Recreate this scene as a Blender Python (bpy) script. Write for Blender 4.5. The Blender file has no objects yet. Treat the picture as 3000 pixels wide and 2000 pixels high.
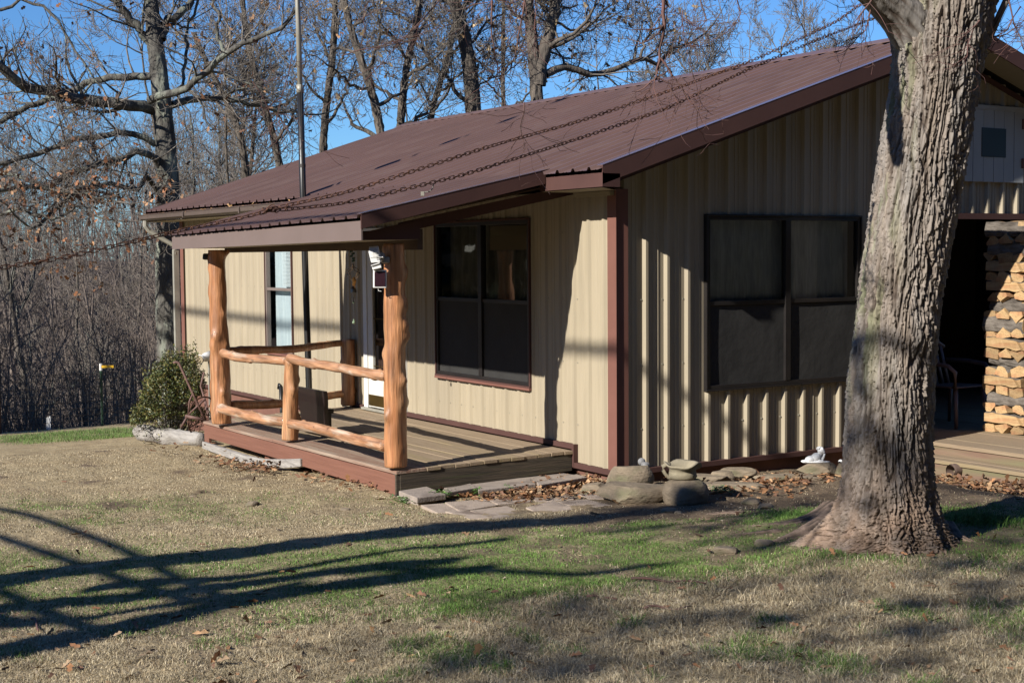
import bpy, bmesh, math, random
import numpy as np
from mathutils import Vector, Matrix, noise as mnoise
random.seed(7); rng = np.random.default_rng(7)
scn = bpy.context.scene
COL = scn.collection
R_ = math.radians

# ------------------------------------------------------------------ camera, sky, sun, exposure
CAM = np.array([9.693, -7.097, 1.755])
YAW, PITCH, ROLL, FPX = 57.997, -3.508, -0.445, 4147.2
_y, _t, _r = R_(YAW), R_(PITCH), R_(ROLL)
F = np.array([-math.sin(_y)*math.cos(_t), math.cos(_y)*math.cos(_t), math.sin(_t)])
Rt = np.cross(F, [0, 0, 1.0]); Rt /= np.linalg.norm(Rt)
Up = np.cross(Rt, F)
Rt, Up = math.cos(_r)*Rt + math.sin(_r)*Up, -math.sin(_r)*Rt + math.cos(_r)*Up
cam = bpy.data.cameras.new('camera'); cam_o = bpy.data.objects.new('camera', cam); COL.objects.link(cam_o)
cam.sensor_width = 36; cam.lens = FPX/3000*36; cam.clip_start = 0.1; cam.clip_end = 3000
cam_o.matrix_world = Matrix(((Rt[0], Up[0], -F[0], CAM[0]), (Rt[1], Up[1], -F[1], CAM[1]), (Rt[2], Up[2], -F[2], CAM[2]), (0, 0, 0, 1)))
scn.camera = cam_o
SUN_T, SUN_M = 0.205, 0.57                       # light travels along (-SUN_T, 1, -SUN_M)
sun_el = math.atan2(SUN_M, math.hypot(1, SUN_T))
w = bpy.data.worlds.new('World'); scn.world = w; w.use_nodes = True
nt = w.node_tree; bg = nt.nodes['Background']
sky = nt.nodes.new('ShaderNodeTexSky'); sky.sky_type = 'NISHITA'; sky.sun_disc = False
sky.sun_elevation = sun_el; sky.sun_rotation = math.pi - math.atan(SUN_T)
sky.air_density = 1.0; sky.dust_density = 0.0; sky.ozone_density = 3.0; sky.altitude = 300
tn = nt.nodes.new('ShaderNodeMix'); tn.data_type = 'RGBA'; tn.blend_type = 'MULTIPLY'; tn.inputs[0].default_value = 1; tn.inputs[7].default_value = (.55, .90, 1.33, 1)
nt.links.new(sky.outputs[0], tn.inputs[6]); nt.links.new(tn.outputs[2], bg.inputs[0]); bg.inputs[1].default_value = 0.060
sl = bpy.data.lights.new('sun', 'SUN'); sl.energy = 5.0; sl.angle = R_(0.53); sl.color = (1.0, 0.945, 0.86)
so = bpy.data.objects.new('sun', sl); COL.objects.link(so); so.location = (0, -20, 20)
so.rotation_euler = Vector((-SUN_T, 1, -SUN_M)).to_track_quat('-Z', 'Y').to_euler()
scn.view_settings.view_transform = 'Standard'; scn.view_settings.look = 'None'
scn.view_settings.exposure = 0.75; scn.view_settings.gamma = 1.0
scn.cycles.max_bounces = 6; scn.cycles.transparent_max_bounces = 12

def ray(u, v): return F + Rt*(u-1500)/FPX - Up*(v-1000)/FPX
def at(u, v, ax, val):                          # where the sight line meets a plane of the place
    d = ray(u, v); return CAM + d*(val-CAM[ax])/d[ax]
def dp(u, v, D): return CAM + ray(u, v)*D       # point at depth D metres

# ------------------------------------------------------------------ object helpers
def tag(o, label=None, cat=None, group=None, kind=None):
    if label: o['label'] = label
    if cat: o['category'] = cat
    if group: o['group'] = group
    if kind: o['kind'] = kind
    return o
def thing(name, loc, label, cat, group=None):
    o = bpy.data.objects.new(name, None); COL.objects.link(o); o.location = Vector([float(c) for c in loc]); o.empty_display_size = .2
    return tag(o, label, cat, group)
def link(name, me, mat=None, parent=None, smooth=False):
    o = bpy.data.objects.new(name, me); COL.objects.link(o)
    if mat is not None and not me.materials: me.materials.append(mat)
    if smooth: me.polygons.foreach_set('use_smooth', np.ones(len(me.polygons), bool))
    if parent is not None:
        o.parent = parent
        p = parent; L = Vector((0, 0, 0))
        while p is not None: L += p.location; p = p.parent
        o.location = -L if parent.type == 'EMPTY' or parent.parent is not None or parent.location.length else Vector((0, 0, 0))
        # children are modelled in world coordinates; only Empties at the root carry a location
        if parent.type != 'EMPTY': o.location = (0, 0, 0)
    return o
def mesh_from(name, V, Fc, smooth=False):
    me = bpy.data.meshes.new(name); me.from_pydata([tuple(map(float, v)) for v in V], [], Fc); me.update(); return me
def quads_mesh(name, V, Q):
    V = np.asarray(V, np.float32); Q = np.asarray(Q, np.int32)
    me = bpy.data.meshes.new(name); k = Q.shape[1]
    me.vertices.add(len(V)); me.vertices.foreach_set('co', V.ravel())
    me.loops.add(Q.size); me.loops.foreach_set('vertex_index', Q.ravel())
    me.polygons.add(len(Q)); me.polygons.foreach_set('loop_start', np.arange(0, Q.size, k, dtype=np.int32))
    try: me.polygons.foreach_set('loop_total', np.full(len(Q), k, np.int32))
    except Exception: pass
    me.update(calc_edges=True); return me
def set_col(me, C, name='col'):
    a = me.attributes.new(name, 'FLOAT_COLOR', 'POINT')
    C = np.asarray(C, np.float32)
    if C.shape[1] == 3: C = np.concatenate([C, np.ones((len(C), 1), np.float32)], 1)
    a.data.foreach_set('color', C.ravel())

class MB:                                       # mesh builder for boxes, bars, prisms, lathes
    def __init__(s): s.V = []; s.F = []
    def add(s, V, Fc):
        n = len(s.V); s.V += [tuple(map(float, v)) for v in V]; s.F += [tuple(i+n for i in f) for f in Fc]; return s
    def hexa(s, P): return s.add(P, [(0,3,2,1), (4,5,6,7), (0,1,5,4), (1,2,6,5), (2,3,7,6), (3,0,4,7)])
    def box(s, x0, x1, y0, y1, z0, z1): return s.hexa([(x0,y0,z0),(x1,y0,z0),(x1,y1,z0),(x0,y1,z0),(x0,y0,z1),(x1,y0,z1),(x1,y1,z1),(x0,y1,z1)])
    def obox(s, c, ax, ay, az):                 # centre and three half-axis vectors
        c, ax, ay, az = map(lambda q: np.array(q, float), (c, ax, ay, az))
        return s.hexa([c-ax-ay-az, c+ax-ay-az, c+ax+ay-az, c-ax+ay-az, c-ax-ay+az, c+ax-ay+az, c+ax+ay+az, c-ax+ay+az])
    def bar(s, a, b, wd, hd, up=(0, 0, 1)):
        a, b = np.array(a, float), np.array(b, float); d = b-a; L = np.linalg.norm(d); d /= L
        sd = np.cross(d, up); sd /= np.linalg.norm(sd); u = np.cross(sd, d)
        return s.obox((a+b)/2, d*L/2, sd*wd/2, u*hd/2)
    def tube(s, P, rad, n=8, cap=True, lump=0., seed=0, squash=1.):
        P = np.array(P, float); N = len(P); rad = np.broadcast_to(np.array(rad, float), (N,))
        T = np.gradient(P, axis=0); T /= np.linalg.norm(T, axis=1)[:, None]+1e-9
        ref = np.array([0, 0, 1.]) if abs(T[:, 2]).mean() < .8 else np.array([1., 0, 0])
        A = np.cross(T, ref); A /= np.linalg.norm(A, axis=1)[:, None]; B = np.cross(T, A)
        V = []; k0 = len(s.V)
        for i in range(N):
            for j in range(n):
                a = 2*math.pi*j/n; r = rad[i]
                q = P[i]+A[i]*math.cos(a)*r+B[i]*math.sin(a)*r*squash
                if lump: r2 = r*(1+lump*mnoise.noise(Vector((q[0]*7+seed, q[1]*7, q[2]*7)))); q = P[i]+(q-P[i])*r2/r
                V.append(q)
        Fc = [(i*n+j, i*n+(j+1) % n, (i+1)*n+(j+1) % n, (i+1)*n+j) for i in range(N-1) for j in range(n)]
        if cap: Fc += [tuple(range(n-1, -1, -1)), tuple((N-1)*n+j for j in range(n))]
        return s.add(V, Fc)
    def lathe(s, c, prof, n=20, wob=0.):
        V = [(c[0]+r*math.cos(2*math.pi*j/n)*(1+wob*math.sin(3*2*math.pi*j/n+z*9)), c[1]+r*math.sin(2*math.pi*j/n)*(1+wob*math.cos(2*2*math.pi*j/n)), c[2]+z) for r, z in prof for j in range(n)]
        N = len(prof); Fc = [(i*n+j, i*n+(j+1) % n, (i+1)*n+(j+1) % n, (i+1)*n+j) for i in range(N-1) for j in range(n)]
        return s.add(V, Fc)
    def pieces(s, name, mat, parent=None, smooth=False, bevel=0.):
        root = list(range(len(s.V)))
        def fd(a):
            while root[a] != a: root[a] = root[root[a]]; a = root[a]
            return a
        for f in s.F:
            for v in f[1:]: root[fd(v)] = fd(f[0])
        groups = {}
        for f in s.F: groups.setdefault(fd(f[0]), []).append(f)
        for fs in groups.values():
            ids = sorted({v for f in fs for v in f}); mp_ = {v: i for i, v in enumerate(ids)}; m2 = MB(); m2.add([s.V[v] for v in ids], [tuple(mp_[v] for v in f) for f in fs]); o = m2.build(name, mat, parent, smooth, bevel)
        return o
    def build(s, name, mat, parent=None, smooth=False, bevel=0.):
        me = mesh_from(name, s.V, s.F)
        if getattr(s, 'col', None) is not None: set_col(me, s.col)
        o = link(name, me, mat, parent, smooth)
        if bevel:
            m = o.modifiers.new('bevel', 'BEVEL'); m.width = bevel; m.segments = 2; m.limit_method = 'ANGLE'
        return o

# ------------------------------------------------------------------ numpy gradient noise
_P = rng.permutation(256); _P = np.concatenate([_P, _P, _P])
_G = rng.normal(size=(256, 3)); _G /= np.linalg.norm(_G, axis=1)[:, None]
def pn(x, y, z=0.):
    x, y, z = np.broadcast_arrays(np.asarray(x, float), np.asarray(y, float), np.asarray(z, float))
    xi, yi, zi = np.floor(x).astype(int), np.floor(y).astype(int), np.floor(z).astype(int)
    xf, yf, zf = x-xi, y-yi, z-zi
    u, v, s = [t*t*t*(t*(t*6-15)+10) for t in (xf, yf, zf)]
    def g(a, b, c):
        h = _P[_P[_P[(xi+a) & 255]+((yi+b) & 255)]+((zi+c) & 255)]; G = _G[h]
        return G[..., 0]*(xf-a)+G[..., 1]*(yf-b)+G[..., 2]*(zf-c)
    L = lambda a, b, t: a+(b-a)*t
    return 1.6*L(L(L(g(0,0,0), g(1,0,0), u), L(g(0,1,0), g(1,1,0), u), v), L(L(g(0,0,1), g(1,0,1), u), L(g(0,1,1), g(1,1,1), u), v), s)
def fbm(x, y, z=0., o=4):
    r = 0; a = 1.
    for i in range(o): r = r+a*pn(np.asarray(x)*2**i+i*17.3, np.asarray(y)*2**i+5.1*i, np.asarray(z)*2**i); a *= .5
    return r
def sstep(a, b, x): t = np.clip((x-a)/(b-a), 0, 1); return t*t*(3-2*t)

# ------------------------------------------------------------------ materials
def mat(name, c1, c2=None, rough=.7, scale=6., stretch=(1, 1, 1), bump=0., bscale=None, metal=0., spec=.5, attr=None, detail=6, lo=.35, hi=.65, coat=0., c3=None, s3=2., bdist=.01, streak=None, rnd=0., knot=False):
    K = .82
    c1 = tuple(K*v for v in c1); c2 = tuple(K*v for v in c2) if c2 is not None else None; c3 = tuple(K*v for v in c3) if c3 is not None else None
    m = bpy.data.materials.new(name); m.use_nodes = True; n = m.node_tree; N = n.nodes; L = n.links
    b = N['Principled BSDF']; b.inputs['Roughness'].default_value = rough; b.inputs['Metallic'].default_value = metal
    b.inputs['Specular IOR Level'].default_value = spec; b.inputs['Coat Weight'].default_value = coat
    tc = N.new('ShaderNodeTexCoord'); mp = N.new('ShaderNodeMapping'); mp.inputs['Scale'].default_value = stretch
    L.new(tc.outputs['Object'], mp.inputs[0])
    src = None
    if attr:
        a = N.new('ShaderNodeAttribute'); a.attribute_name = attr; src = a.outputs['Color']
    if c2 is not None or attr:
        nz = N.new('ShaderNodeTexNoise'); nz.inputs['Scale'].default_value = scale; nz.inputs['Detail'].default_value = detail
        nz.inputs['Roughness'].default_value = .62; L.new(mp.outputs[0], nz.inputs[0])
        cr = N.new('ShaderNodeMapRange'); cr.inputs[1].default_value = lo; cr.inputs[2].default_value = hi; L.new(nz.outputs[0], cr.inputs[0])
        mx = N.new('ShaderNodeMix'); mx.data_type = 'RGBA'; L.new(cr.outputs[0], mx.inputs[0])
        if attr:
            mx.blend_type = 'MULTIPLY'; mx.inputs[0].default_value = 1
            mm = N.new('ShaderNodeMapRange'); mm.inputs[3].default_value = .70*K; mm.inputs[4].default_value = 1.22*K
            mm.inputs[1].default_value = lo; mm.inputs[2].default_value = hi
            L.new(nz.outputs[0], mm.inputs[0]); n.links.remove(mx.inputs[0].links[0]); mx.inputs[0].default_value = 1
            L.new(src, mx.inputs[6]); L.new(mm.outputs[0], mx.inputs[7])
        else:
            mx.inputs[6].default_value = (*c1, 1); mx.inputs[7].default_value = (*c2, 1)
        out = mx.outputs[2]
        if c3 is not None:
            n3 = N.new('ShaderNodeTexNoise'); n3.inputs['Scale'].default_value = s3; n3.inputs['Detail'].default_value = 5; L.new(mp.outputs[0], n3.inputs[0])
            r3 = N.new('ShaderNodeMapRange'); r3.inputs[1].default_value = .52; r3.inputs[2].default_value = .66; L.new(n3.outputs[0], r3.inputs[0])
            m3 = N.new('ShaderNodeMix'); m3.data_type = 'RGBA'; L.new(r3.outputs[0], m3.inputs[0]); L.new(out, m3.inputs[6]); m3.inputs[7].default_value = (*c3, 1); out = m3.outputs[2]
        def mul(src_, fac_out):
            q_ = N.new('ShaderNodeMix'); q_.data_type = 'RGBA'; q_.blend_type = 'MULTIPLY'; q_.inputs[0].default_value = 1; L.new(src_, q_.inputs[6]); L.new(fac_out, q_.inputs[7]); return q_.outputs[2]
        if streak:
            mp2 = N.new('ShaderNodeMapping'); mp2.inputs['Scale'].default_value = streak[0]; L.new(tc.outputs['Object'], mp2.inputs[0])
            ns_ = N.new('ShaderNodeTexNoise'); ns_.inputs['Scale'].default_value = 1.; ns_.inputs['Detail'].default_value = 5; ns_.inputs['Roughness'].default_value = .7; L.new(mp2.outputs[0], ns_.inputs[0])
            rs_ = N.new('ShaderNodeMapRange'); rs_.inputs[1].default_value = .34; rs_.inputs[2].default_value = .56; rs_.inputs[3].default_value = streak[1]; rs_.inputs[4].default_value = 1.05; L.new(ns_.outputs[0], rs_.inputs[0]); out = mul(out, rs_.outputs[0])
        if rnd:
            oi = N.new('ShaderNodeObjectInfo'); ro = N.new('ShaderNodeMapRange'); ro.inputs[3].default_value = 1-rnd; ro.inputs[4].default_value = 1+rnd*.35; L.new(oi.outputs['Random'], ro.inputs[0]); out = mul(out, ro.outputs[0])
        if knot:
            at_ = N.new('ShaderNodeAttribute'); at_.attribute_name = 'col'; out = mul(out, at_.outputs['Color'])
        L.new(out, b.inputs['Base Color'])
    else: b.inputs['Base Color'].default_value = (*c1, 1)
    if bump:
        nb = N.new('ShaderNodeTexNoise'); nb.inputs['Scale'].default_value = bscale or scale*2; nb.inputs['Detail'].default_value = 6; L.new(mp.outputs[0], nb.inputs[0])
        bp = N.new('ShaderNodeBump'); bp.inputs['Strength'].default_value = bump; bp.inputs['Distance'].default_value = bdist
        L.new(nb.outputs[0], bp.inputs['Height']); L.new(bp.outputs[0], b.inputs['Normal'])
    return m
M = {}
M['siding'] = mat('tan painted steel siding', (.405, .345, .246), (.375, .320, .229), .42, 2.2, (1, 1, .35), .05, 3, spec=.35, c3=(.348, .298, .217), s3=.8, bdist=.02, streak=((9, 9, .5), .90))
M['sidingdoor'] = mat('pale grey siding', (.42, .43, .43), (.37, .38, .38), .5, 3, (1, 1, .4))
M['trim'] = mat('brown painted metal trim', (.215, .100, .078), (.185, .085, .066), .55, 3, (1, 1, 1), .05, 5, bdist=.02, spec=.2)
M['fascia'] = mat('mauve brown painted fascia', (.20, .150, .135), (.18, .135, .12), .38, 1.5, (1, 1, 1), .04, 4, bdist=.02)
M['roof'] = mat('brown painted steel roofing', (.160, .095, .080), (.132, .080, .068), .40, 1.3, (1, .5, 1), .04, 4, spec=.5, c3=(.165, .105, .09), s3=2.5, bdist=.02)
M['soffit'] = mat('beige vinyl soffit', (.34, .29, .20), (.30, .26, .175), .6, 8, (1, 6, 1))
M['dark'] = mat('dark bronze frame', (.016, .014, .014), (.022, .019, .018), .35, 6)
M['void'] = mat('dark interior wall and painted shade', (.035, .028, .022), (.02, .016, .013), .95, 3)
M['concrete'] = mat('weathered concrete', (.36, .30, .25), (.27, .225, .19), .92, 14, (1, 1, 1), .6, 60, c3=(.21, .17, .14), s3=4)
M['paver'] = mat('pinkish concrete paver', (.43, .345, .275), (.35, .28, .22), .93, 16, (1, 1, 1), .6, 90, c3=(.2, .15, .115), s3=5)
M['found'] = mat('brown painted foundation', (.19, .085, .058), (.15, .068, .048), .8, 5, (1, 1, 1), .3, 30)
M['deck'] = mat('weathered tan deck boards', (.33, .25, .165), (.255, .185, .118), .82, 5, (.35, 7, 7), .5, 14, c3=(.28, .215, .12), s3=1.2)
M['deckred'] = mat('worn red brown stained edge board', (.24, .13, .09), (.36, .28, .21), .75, 3, (.5, 9, 9), .5, 9)
M['redboard'] = mat('red brown stained board', (.225, .100, .066), (.185, .080, .052), .62, 4, (.4, 5, 9), .3, 12)
M['oldboard'] = mat('dark mouldy weathered board', (.10, .075, .05), (.035, .029, .021), .85, 5, (5, .5, 16), .5, 12, c3=(.065, .062, .03), s3=2)
M['greywood'] = mat('silver grey weathered timber', (.40, .375, .34), (.24, .22, .20), .85, 6, (.6, 5, 5), .8, 14)
M['cedar'] = mat('varnished peeled cedar log', (.56, .265, .120), (.37, .145, .055), .5, 3.2, (7, 7, .6), .6, 9, coat=.15, c3=(.55, .31, .16), s3=1.2, streak=((38, 38, 1.6), .52), knot=True)
M['cedarR'] = mat('weathered peeled cedar rail', (.54, .30, .17), (.38, .18, .085), .5, 4, (.8, 6, 6), .7, 10, coat=.1, c3=(.56, .43, .32), s3=2.4, streak=((1.6, 38, 38), .52), knot=True)
M['plank'] = mat('dark stained slab wood', (.013, .005, .004), (.008, .004, .003), .5, 3, (6, 6, .8), .2, 12, coat=.15)
M['rust'] = mat('rusty iron', (.15, .062, .030), (.065, .030, .020), .8, 30, bump=.3, bscale=60)
M['rustpale'] = mat('pinkish rusty steel tube', (.19, .105, .085), (.10, .05, .04), .7, 20)
M['galv'] = mat('galvanised pipe', (.36, .345, .29), (.27, .26, .22), .5, 6, metal=.1)
M['black'] = mat('black plastic', (.012, .012, .012), None, .4)
M['wire'] = mat('dark wire', (.03, .025, .022), None, .5)
M['white'] = mat('white vinyl', (.78, .78, .76), (.70, .70, .69), .45, 5)
M['doorw'] = mat('cream storm door', (.72, .70, .64), (.66, .64, .58), .4, 5)
M['brass'] = mat('brass kick plate', (.30, .20, .06), (.22, .15, .05), .35, 6, metal=.9)
M['stone'] = mat('tan sandstone', (.285, .225, .155), (.185, .145, .10), .9, 5, (1, 1, 2.5), .8, 16, c3=(.17, .155, .09), s3=3, bdist=.02)
M['clay'] = mat('buff clay planter', (.335, .29, .20), (.25, .215, .145), .85, 9, bump=.4, bscale=25)
M['plaster'] = mat('white painted plaster figurine', (.80, .80, .80), (.70, .71, .72), .55, 20, bump=.3, bscale=60)
M['plastergrey'] = mat('grey plaster figurine', (.27, .27, .27), (.18, .18, .185), .7, 25, bump=.3, bscale=60)
M['chair'] = mat('faded pinkish plastic', (.20, .13, .12), (.17, .11, .10), .5, 5)
M['green'] = mat('green painted steel', (.02, .06, .035), None, .5)
M['yellow'] = mat('yellow plastic', (.75, .45, .02), None, .4)
M['gutter'] = mat('brown gutter metal', (.125, .095, .08), (.105, .08, .068), .5, 3, spec=.3)
M['twig'] = mat('grey brown twig bark', (.25, .22, .185), (.13, .11, .092), .9, 9)
M['limb'] = mat('lichen grey oak bark', (.125, .118, .102), (.05, .045, .038), .95, 7, (1, 1, .35), 1., 22, c3=(.22, .235, .19), s3=4, bdist=.03)
M['limbD'] = mat('dark ridged bark', (.155, .13, .105), (.07, .058, .047), .95, 9, (1, 1, .25), 1., 16, bdist=.04)
M['twigred'] = mat('reddish maple twig', (.155, .07, .06), (.10, .06, .05), .8, 9)
M['woods'] = mat('pale brown woodland stems', (.24, .195, .165), (.12, .095, .078), .95, .9)
M['forestfloor'] = mat('leaf covered forest floor', (.14, .105, .08), (.075, .055, .045), 1., 1.2, c3=(.17, .12, .08), s3=.4)
M['leafcol'] = mat('dead leaf', (0, 0, 0), None, .75, 30, attr='col', spec=.3)
M['grasscol'] = mat('grass blade', (0, 0, 0), None, .75, 3, attr='col', spec=.25)
M['bushcol'] = mat('evergreen leaf', (0, 0, 0), None, .5, 3, attr='col')
M['ground'] = mat('lawn soil and thatch', (0, 0, 0), None, .97, 16, bump=1., bscale=45, attr='col', spec=.2, bdist=.012, lo=.3, hi=.7, detail=8)
M['bark'] = mat('shaggy maple bark', (0, 0, 0), None, .92, 22, (1, 1, .3), .7, 60, attr='col', spec=.25, bdist=.006)
M['endgrain'] = mat('fresh split wood', (.55, .37, .185), (.42, .26, .115), .75, 6, (1, 1, 5), .35, 20, c3=(.44, .23, .11), s3=2.5, streak=((3, 60, 60), .72), rnd=.4)
M['logbark'] = mat('grey firewood bark', (.22, .19, .16), (.08, .065, .052), .95, 14, (.4, 1, 1), 1., 26, bdist=.03, rnd=.3)
M['lip'] = mat('glossy brown trim lip', (.20, .13, .13), None, .22, spec=.9, metal=.35)
M['rake'] = mat('chocolate brown rake trim', (.100, .052, .045), (.082, .043, .038), .6, 2, (1, 1, 1), .05, 4, bdist=.02, spec=.12)
M['curtain'] = mat('navy blue curtain', (.80, .86, .98), (.55, .60, .74), .9, 5, (1, 10, 1))
M['screen'] = mat('charcoal insect screen', (.028, .027, .025), (.021, .020, .019), .85, 3, bump=.25, bscale=4, bdist=.05)
M['blind'] = mat('white slatted blind', (.58, .64, .66), None, .6)
M['sheer'] = mat('grey blue sheer curtain', (.52, .60, .62), (.40, .48, .52), .8, 3, (8, 1, .5))
M['panel'] = mat('dark solar cell', (.035, .016, .022), (.028, .012, .018), .15, 8)
M['pipe'] = mat('brown corrugated drain pipe', (.22, .15, .12), (.16, .11, .09), .7, 8)
M['shade'] = mat('tan pull shade', (.20, .15, .08), None, .8)
def glass(name, tint, refl=.06):
    m = bpy.data.materials.new(name); m.use_nodes = True; n = m.node_tree; N = n.nodes; L = n.links
    N.remove(N['Principled BSDF']); o = N['Material Output']
    t = N.new('ShaderNodeBsdfTransparent'); t.inputs[0].default_value = (*tint, 1)
    g = N.new('ShaderNodeBsdfGlossy'); g.inputs['Roughness'].default_value = .02; g.inputs[0].default_value = (1, 1, 1, 1)
    fr = N.new('ShaderNodeFresnel'); fr.inputs[0].default_value = 1.52
    ad = N.new('ShaderNodeMath'); ad.operation = 'MULTIPLY_ADD'; ad.inputs[1].default_value = 1.15; ad.inputs[2].default_value = refl-.05; ad.use_clamp = True
    mx = N.new('ShaderNodeMixShader'); L.new(fr.outputs[0], ad.inputs[0]); L.new(ad.outputs[0], mx.inputs[0]); L.new(t.outputs[0], mx.inputs[1]); L.new(g.outputs[0], mx.inputs[2]); L.new(mx.outputs[0], o.inputs[0])
    nz = N.new('ShaderNodeTexNoise'); nz.inputs['Scale'].default_value = 2.; bp = N.new('ShaderNodeBump'); bp.inputs['Strength'].default_value = .018; bp.inputs['Distance'].default_value = .1
    tc = N.new('ShaderNodeTexCoord'); L.new(tc.outputs['Object'], nz.inputs[0]); L.new(nz.outputs[0], bp.inputs['Height']); L.new(bp.outputs[0], g.inputs['Normal'])
    return m
M['glass'] = glass('window glass', (.93, .95, .95))
# ------------------------------------------------------------------ the ground
Fh = np.array([F[0], F[1]])/math.hypot(F[0], F[1]); Rh = np.array([Rt[0], Rt[1]])/math.hypot(Rt[0], Rt[1])
PAV = []                                        # keep-out boxes for grass: x0,x1,y0,y1
def gz(x, y):
    x = np.asarray(x, float); y = np.asarray(y, float)
    near = sstep(3.5, -.5, x)                    # towards the house
    z = -.15 - .06*near - .07*sstep(-1., -6., x)
    dx = np.maximum(0, -x-5.0)
    z = z - .098*np.minimum(dx, 16)
    z = z - .40*np.clip(-x-21, 0, 14)
    z = z - .055*sstep(-5.5, -5.0, x)*(1-sstep(-2.2, -1.2, x))*sstep(-2.6, -2.0, y)
    z = z - .11*sstep(1.9, 2.7, y)*sstep(-1, 0, x)*(1-sstep(4, 6, x)) - .045*(1-sstep(.25, .9, x))*sstep(.2, .8, y)*(x > -.5)
    z = z - .010*sstep(-1.0, -.5, x)*(1-sstep(.9, 1.3, x))*sstep(-2.2, -1.8, y)*(1-sstep(0., .3, y))
    z = z + .16*np.clip(-x-52, 0, 70)
    z = z*(1-.72*sstep(13, 26, y))-.4*sstep(13, 26, y)
    m = (x > -24) & (x < 12)
    z = z + np.where(m, .018*pn(x*.9, y*.9, 3.) + .010*pn(x*2.6, y*2.6, 9.), 0)
    mt = np.hypot(x-3.2, y+.05); z = z + .05*np.exp(-(mt/1.3)**2)
    return z
def zone(x, y):                                 # how green / how tall / how bare, from the place itself
    d = (x-CAM[0])*Fh[0]+(y-CAM[1])*Fh[1]; l = (x-CAM[0])*Rh[0]+(y-CAM[1])*Rh[1]; s = l/np.maximum(d, 1)
    n = fbm(x*.7, y*.7, 1.5, 3); n2 = fbm(x*2.2, y*2.2, 7.7, 3); n3 = fbm(x*5., y*5., 2.2, 2)
    e = d-.9*sstep(-.05, .3, s)*1.0+.5*n
    left = sstep(.0, -.25, s)
    green = sstep(7.1, 8.2, e)*(1-sstep(9.2, 10.0, e))*(1-.42*left)*np.clip(.95+.9*n2+.5*n3+.1, 0, 1)+.30*sstep(10.0, 10.6, d)*(1-sstep(11.3, 12., d))*left*1.5*(.6+n2)
    green = green+.55*sstep(.25, .6, n2+.3*n)*(d < 7.6)*.7+.75*np.exp(-((d-22.5)/2.2)**2)*(.6+n3)
    green = np.clip(green+.25*n3*green, 0, 1)
    bare = sstep(9.1, 9.8, e)*sstep(.0, .08, s)*(1-sstep(12.5, 14, d))
    bare = np.maximum(bare, .9*np.exp(-(np.hypot(x-3.1, y)/.85)**4))
    bare = np.maximum(bare, .75*sstep(.12, .45, -n2+.4*n3)*sstep(7.3, 8.2, e)*(1-left))
    bare = np.maximum(bare, sstep(.35, .7, n2-.15)*left*sstep(8, 10, d)*(1-sstep(14, 17, d)))
    bare = np.maximum(bare, .6*sstep(.15, .5, n+n3*.5)*left*(d < 8.5))
    tall = 1-sstep(7.0, 8.4, e); tall = tall*(1-.62*left)
    return green, np.clip(bare, 0, 1), tall, n2, n3, d
def axis_pts(a, b, st, lo, hi):
    p = list(np.arange(a, b, st)); q = b; s = st
    while q < hi: p.append(q); s *= 1.22; q += s
    p.append(hi); q = a; s = st; h = []
    while q > lo: s *= 1.22; q -= s; h.append(q)
    return np.array(sorted(set([max(v, lo) for v in h]+p)))
gx = axis_pts(-8, 6.6, .05, -500, 400); gy = axis_pts(-6.6, 3.4, .05, -400, 500)
GX, GY = np.meshgrid(gx, gy, indexing='ij')
GZ = gz(GX, GY); g_, b_, t_, n2_, n3_, d_ = zone(GX, GY)
inn = (GX > -9) & (GX < 7.5) & (GY > -7.5) & (GY < 4.5)
GZ = GZ+np.where(inn, .012*fbm(GX*6, GY*6, 4., 3)+.012*b_*np.abs(fbm(GX*3.2, GY*7, 8.)), 0)
V = np.stack([GX, GY, GZ], -1).reshape(-1, 3); nx, ny = GX.shape
ii = np.arange(nx*ny).reshape(nx, ny)
Q = np.stack([ii[:-1, :-1], ii[1:, :-1], ii[1:, 1:], ii[:-1, 1:]], -1).reshape(-1, 4)
gm = quads_mesh('ground', V, Q)
def lerp3(a, b, t): return np.array(a)*(1-t[..., None])+np.array(b)*t[..., None]
c = lerp3((.39, .31, .185), (.33, .255, .15), sstep(-.3, .4, n2_))
c = lerp3((0, 0, 0), (0, 0, 0), g_)+c*(1-(g_*.55)[..., None])+np.array((.10, .145, .04))*(g_*.55)[..., None]
c = c*(1-(b_*.85)[..., None])+np.array((.125, .088, .062))*(b_*.85)[..., None]
wood = sstep(-24, -28, GX); wood = np.maximum(wood, sstep(9.5, 12, GY))
c = c*(1-wood[..., None])+np.array((.12, .088, .07))*wood[..., None]
set_col(gm, c.reshape(-1, 3))
go = link('ground', gm, M['ground'], smooth=True); tag(go, kind='structure')

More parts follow.
